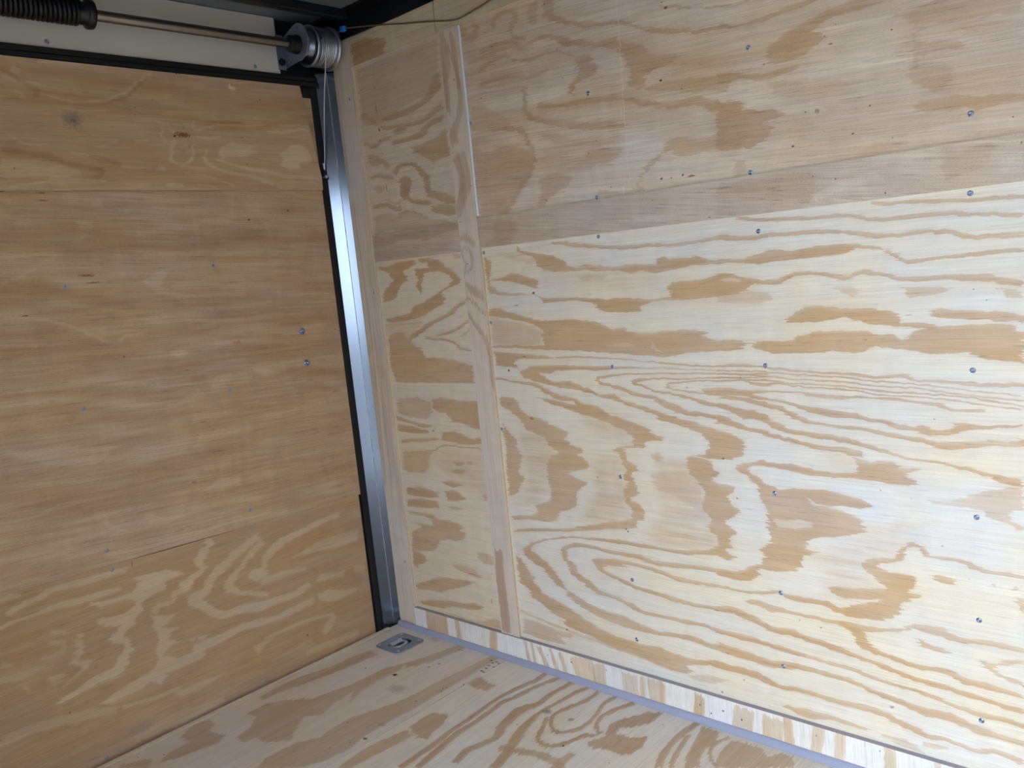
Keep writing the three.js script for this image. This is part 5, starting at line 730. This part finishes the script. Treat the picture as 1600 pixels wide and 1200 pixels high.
// ---------------------------------------------------------------- things
// counterbalance: shaft with spring and cable drum, turning in a bracket
const AX = { x: 0.05, y: 1.858 };
const alongZ = (g, z) => { g.rotateX(Math.PI / 2); g.translate(AX.x, AX.y, z); return g; };        // lathe axis y -> z
const shaft = tag(group('counterbalance_shaft'), 'steel counterbalance shaft with black coil spring and cable drum above the ramp door', 'door shaft');
mesh('shaft', alongZ(new THREE.CylinderGeometry(0.0137, 0.0137, W - 0.06, 28), W / 2), M.shaft, shaft);
{
  const pts = [], n = 46, r = 0.0265, pitch = 0.0106;
  for (let i = 0; i <= n * 14; i++) { const a = i / 14 * Math.PI * 2; pts.push(new THREE.Vector3(AX.x + r * Math.cos(a), AX.y + r * Math.sin(a), 0.772 + i / 14 * pitch)); }
  mesh('coil_spring', new THREE.TubeGeometry(new THREE.CatmullRomCurve3(pts), n * 22, 0.0049, 7), M.black, shaft).userData.label = 'black coil spring';
  mesh('winding_cone', alongZ(lathe([[0.014, -0.02], [0.024, -0.02], [0.034, -0.016], [0.035, -0.004], [0.030, 0.0], [0.0265, 0.004], [0.024, 0.035], [0.014, 0.036]], 28), 0.757), M.black, shaft).userData.label = 'black winding cone';
  mesh('bearing_sleeve', alongZ(lathe([[0.0138, -0.03], [0.021, -0.03], [0.0235, -0.027], [0.0235, -0.008], [0.027, -0.006], [0.027, 0.006], [0.0235, 0.008], [0.0235, 0.026], [0.021, 0.03], [0.0138, 0.03]], 24), 0.155), M.black, shaft);
  // drum: two flanges and a grooved barrel
  const prof = [[0.0138, 0.036], [0.060, 0.036], [0.0635, 0.039], [0.0635, 0.044], [0.060, 0.047], [0.0545, 0.0485]];
  for (let k = 0; k < 9; k++) { const z = 0.050 + k * 0.0064; prof.push([0.0530, z], [0.0505, z + 0.0032]); }
  prof.push([0.0535, 0.108], [0.058, 0.110], [0.060, 0.114], [0.060, 0.119], [0.057, 0.121], [0.046, 0.119], [0.044, 0.112], [0.03, 0.112], [0.028, 0.128], [0.0138, 0.129]);
  const drum = mesh('cable_drum', alongZ(lathe(prof.map(([r, z]) => [r, z]), 48), 0), M.cast, shaft);
  drum.userData.label = 'grey cast cable drum';
  const wp = [], turns = 7.6;
  for (let i = 0; i <= turns * 20; i++) { const a = -i / 20 * Math.PI * 2 + 0.12; wp.push(new THREE.Vector3(AX.x + 0.0545 * Math.cos(a), AX.y + 0.0545 * Math.sin(a), 0.1018 - i / 20 * 0.0064)); }
  mesh('cable_wrap', new THREE.TubeGeometry(new THREE.CatmullRomCurve3(wp), 420, 0.0027, 8), M.cable, drum).userData.label = 'steel cable wound on the drum';
  for (const [dy, dx] of [[0.022, 0.016], [-0.004, 0.027]]) { const b = mesh('set_screw', new THREE.CylinderGeometry(0.0045, 0.0045, 0.012, 6), M.zinc, shaft); b.position.set(AX.x + dx, AX.y + dy, 0.141); b.rotation.z = -Math.atan2(dx, dy); }
}
// bracket that carries the shaft end: a plate square to the shaft with a foot flange on the header
{
  const br = tag(group('bearing_bracket'), 'dark grey steel bearing bracket beside the cable drum', 'bracket');
  const s = new THREE.Shape();
  s.moveTo(-0.018, 1.806); s.lineTo(-0.018, 1.893);
  const c = [AX.x + 0.004, AX.y + 0.006], r = 0.052;
  for (let i = 0; i <= 20; i++) { const a = 2.05 - i / 20 * 3.75; s.lineTo(c[0] + r * Math.cos(a), c[1] + r * Math.sin(a)); }
  s.lineTo(-0.018, 1.806);
  for (const [x, y, q] of [[AX.x, AX.y, 0.0275], [AX.x - 0.038, AX.y + 0.03, 0.004], [AX.x - 0.04, AX.y - 0.033, 0.004], [AX.x + 0.012, AX.y + 0.045, 0.004]]) { const h = new THREE.Path(); h.absarc(x, y, q, 0, Math.PI * 2, true); s.holes.push(h); }
  const g = new THREE.ExtrudeGeometry(s, { depth: 0.003, bevelEnabled: true, bevelSize: 0.0006, bevelThickness: 0.0006, bevelSegments: 1, curveSegments: 12 });
  g.translate(0, 0, 0.150); mesh('plate', g, M.plate, br);
  mesh('foot_flange', rbox(-0.0192, -0.0165, 1.80, 1.90, 0.1535, 0.18, 0.001), M.plate, br);
  for (const y of [1.822, 1.88]) { const b = mesh('bolt', mergeGeometries([new THREE.CylinderGeometry(0.008, 0.008, 0.006, 6), (() => { const w = new THREE.CylinderGeometry(0.011, 0.011, 0.002, 18); w.translate(0, -0.004, 0); return w; })()]), M.black, br); b.rotation.z = -Math.PI / 2; b.position.set(-0.0115, y, 0.167); }
}
// cable from the drum down to the door
{
  const c = tag(group('lift_cable'), 'thin steel lift cable running from the drum down to the ramp door edge', 'cable');
  const foot = [-0.0105, 1.503, 0.066];
  mesh('cable', tube([[AX.x + 0.0597, AX.y + 0.002, 0.1035], [AX.x + 0.0580, AX.y - 0.04, 0.1005], [0.0575, 1.70, 0.0865], foot], 0.0015, 40, 8), M.cable, c);
  mesh('crimp_sleeve', tube([[-0.0085, 1.528, 0.0688], [-0.0098, 1.508, 0.0665]], 0.0033, 4, 10), M.zinc, c);
  const hook = mesh('clevis', tube([[-0.0105, 1.512, 0.067], [-0.0075, 1.498, 0.070], [-0.0075, 1.486, 0.0690], [-0.0105, 1.480, 0.0655], [-0.013, 1.488, 0.062], [-0.0125, 1.503, 0.063]], 0.0025, 24, 8), M.black, c);
  hook.userData.label = 'black hook end';
  const b = mesh('bolt', lathe([[0, 0.006], [0.003, 0.0058], [0.0055, 0.003], [0.006, 0], [0.002, -0.0005], [0.002, -0.016], [0, -0.016]], 14), M.zinc, c);
  b.rotation.z = -Math.PI / 2; b.position.set(-0.006, 1.4865, 0.0665);
}
// recessed tie-down in the floor
{
  const t = tag(group('tie_down_ring'), 'zinc plated recessed tie-down ring let into the floor near the corner', 'tie-down');
  const cx = 0.137, cz = 0.1135, a = 0.057;
  const s = new THREE.Shape(), q = 0.016;
  s.moveTo(-a + q, -a); s.lineTo(a - q, -a); s.quadraticCurveTo(a, -a, a, -a + q); s.lineTo(a, a - q); s.quadraticCurveTo(a, a, a - q, a); s.lineTo(-a + q, a); s.quadraticCurveTo(-a, a, -a, a - q); s.lineTo(-a, -a + q); s.quadraticCurveTo(-a, -a, -a + q, -a);
  const h = new THREE.Path(HOLE.map(([z, x]) => new THREE.Vector2((z - cz) * 0.985, (x - cx) * 0.985)).reverse()); s.holes.push(h);
  const g = new THREE.ExtrudeGeometry(s, { depth: 0.0016, bevelEnabled: true, bevelSize: 0.0012, bevelThickness: 0.0012, bevelSegments: 2, curveSegments: 8 });
  // shape axes: X -> world z, Y -> world x; extrude -> up
  g.applyMatrix4(new THREE.Matrix4().set(0, 1, 0, cx, 0, 0, 1, 0.0013, 1, 0, 0, cz, 0, 0, 0, 1));
  mesh('plate', g, M.galvanised, t);
  // pan: rings of the hole outline shrinking downwards
  const rings = [[0.985, 0.001], [0.95, -0.006], [0.86, -0.012], [0.6, -0.0145], [0.0, -0.015]], pos = [], idx = [], n = HOLE.length;
  for (const [k, y] of rings) for (const [z, x] of HOLE) pos.push(cx + (x - cx) * k, y, cz + (z - cz) * k);
  for (let r = 0; r < rings.length - 1; r++) for (let i = 0; i < n; i++) { const A = r * n + i, B = r * n + (i + 1) % n, C = A + n, D = B + n; idx.push(A, B, C, B, D, C); }
  const pg = new THREE.BufferGeometry(); pg.setAttribute('position', new THREE.Float32BufferAttribute(pos, 3)); pg.setIndex(idx); pg.computeVertexNormals();
  mesh('pan', pg, mat({ color: rgb(170, 182, 200), metalness: 1, roughness: 0.3, side: THREE.DoubleSide }), t);
  // D ring lying in the pan, hinged under a strap on the door side
  const ring = []; for (let i = 0; i <= 24; i++) { const b = -Math.PI / 2 + i / 24 * Math.PI; ring.push([cx - 0.006 + 0.024 * Math.cos(b), -0.0035 + 0.004 * Math.cos(b), cz + 0.025 * Math.sin(b)]); }
  ring.push([cx - 0.018, -0.004, cz + 0.025], [cx - 0.018, -0.004, cz], [cx - 0.018, -0.004, cz - 0.025], ring[0]);
  mesh('ring', tube(ring, 0.0047, 90, 10), M.zinc, t);
  mesh('hinge_strap', (() => { const k = new THREE.CylinderGeometry(0.0088, 0.0088, 0.046, 20, 1, false); k.rotateX(Math.PI / 2); k.scale(1, 0.8, 1); k.translate(cx - 0.020, -0.0012, cz); return k; })(), M.zinc, t);
  for (const [sx, sz] of [[1, 1], [1, -1], [-1, 1], [-1, -1]]) {
    const b = mesh('bolt', mergeGeometries([lathe([[0, 0.0052], [0.0028, 0.005], [0.0055, 0.0032], [0.0062, 0.0014], [0.0085, 0.0012], [0.0088, 0]], 18)]), M.zinc, t);
    b.position.set(cx + sx * 0.044, 0.0026, cz + sz * 0.0445);
  }
}
// lamp wire along the top of the wall, with a blue connector
{
  const w = tag(group('electric_wire'), 'thin brown wire with a blue connector hanging along the top of the wall', 'wire');
  mesh('wire', tube([[0.115, 1.905, 0.020], [0.132, 1.903, 0.016], [0.281, 1.875, 0.011], [0.362, 1.857, 0.011], [0.441, 1.841, 0.011], [0.491, 1.83, 0.011], [0.573, 1.814, 0.011], [0.637, 1.82, 0.011], [0.696, 1.829, 0.011], [0.85, 1.865, 0.0112]], 0.0021, 70, 7), M.wire, w);
  const cn = mesh('connector', rbox(0.096, 0.116, 1.898, 1.914, 0.013, 0.028, 0.004), M.blue, w);
  cn.userData.label = 'bright blue wire connector';
  mesh('wire_stub', tube([[0.098, 1.905, 0.02], [0.085, 1.902, 0.022], [0.07, 1.91, 0.03]], 0.0018, 10, 6), M.wire, w);
}
// ground outside the entry
tag(mesh('ground', new THREE.BoxGeometry(40, 0.1, 40), M.ground), 'concrete ground outside the side entry', 'ground', 'structure').position.set(2, -0.6, 6);

renderer.render(scene, camera);
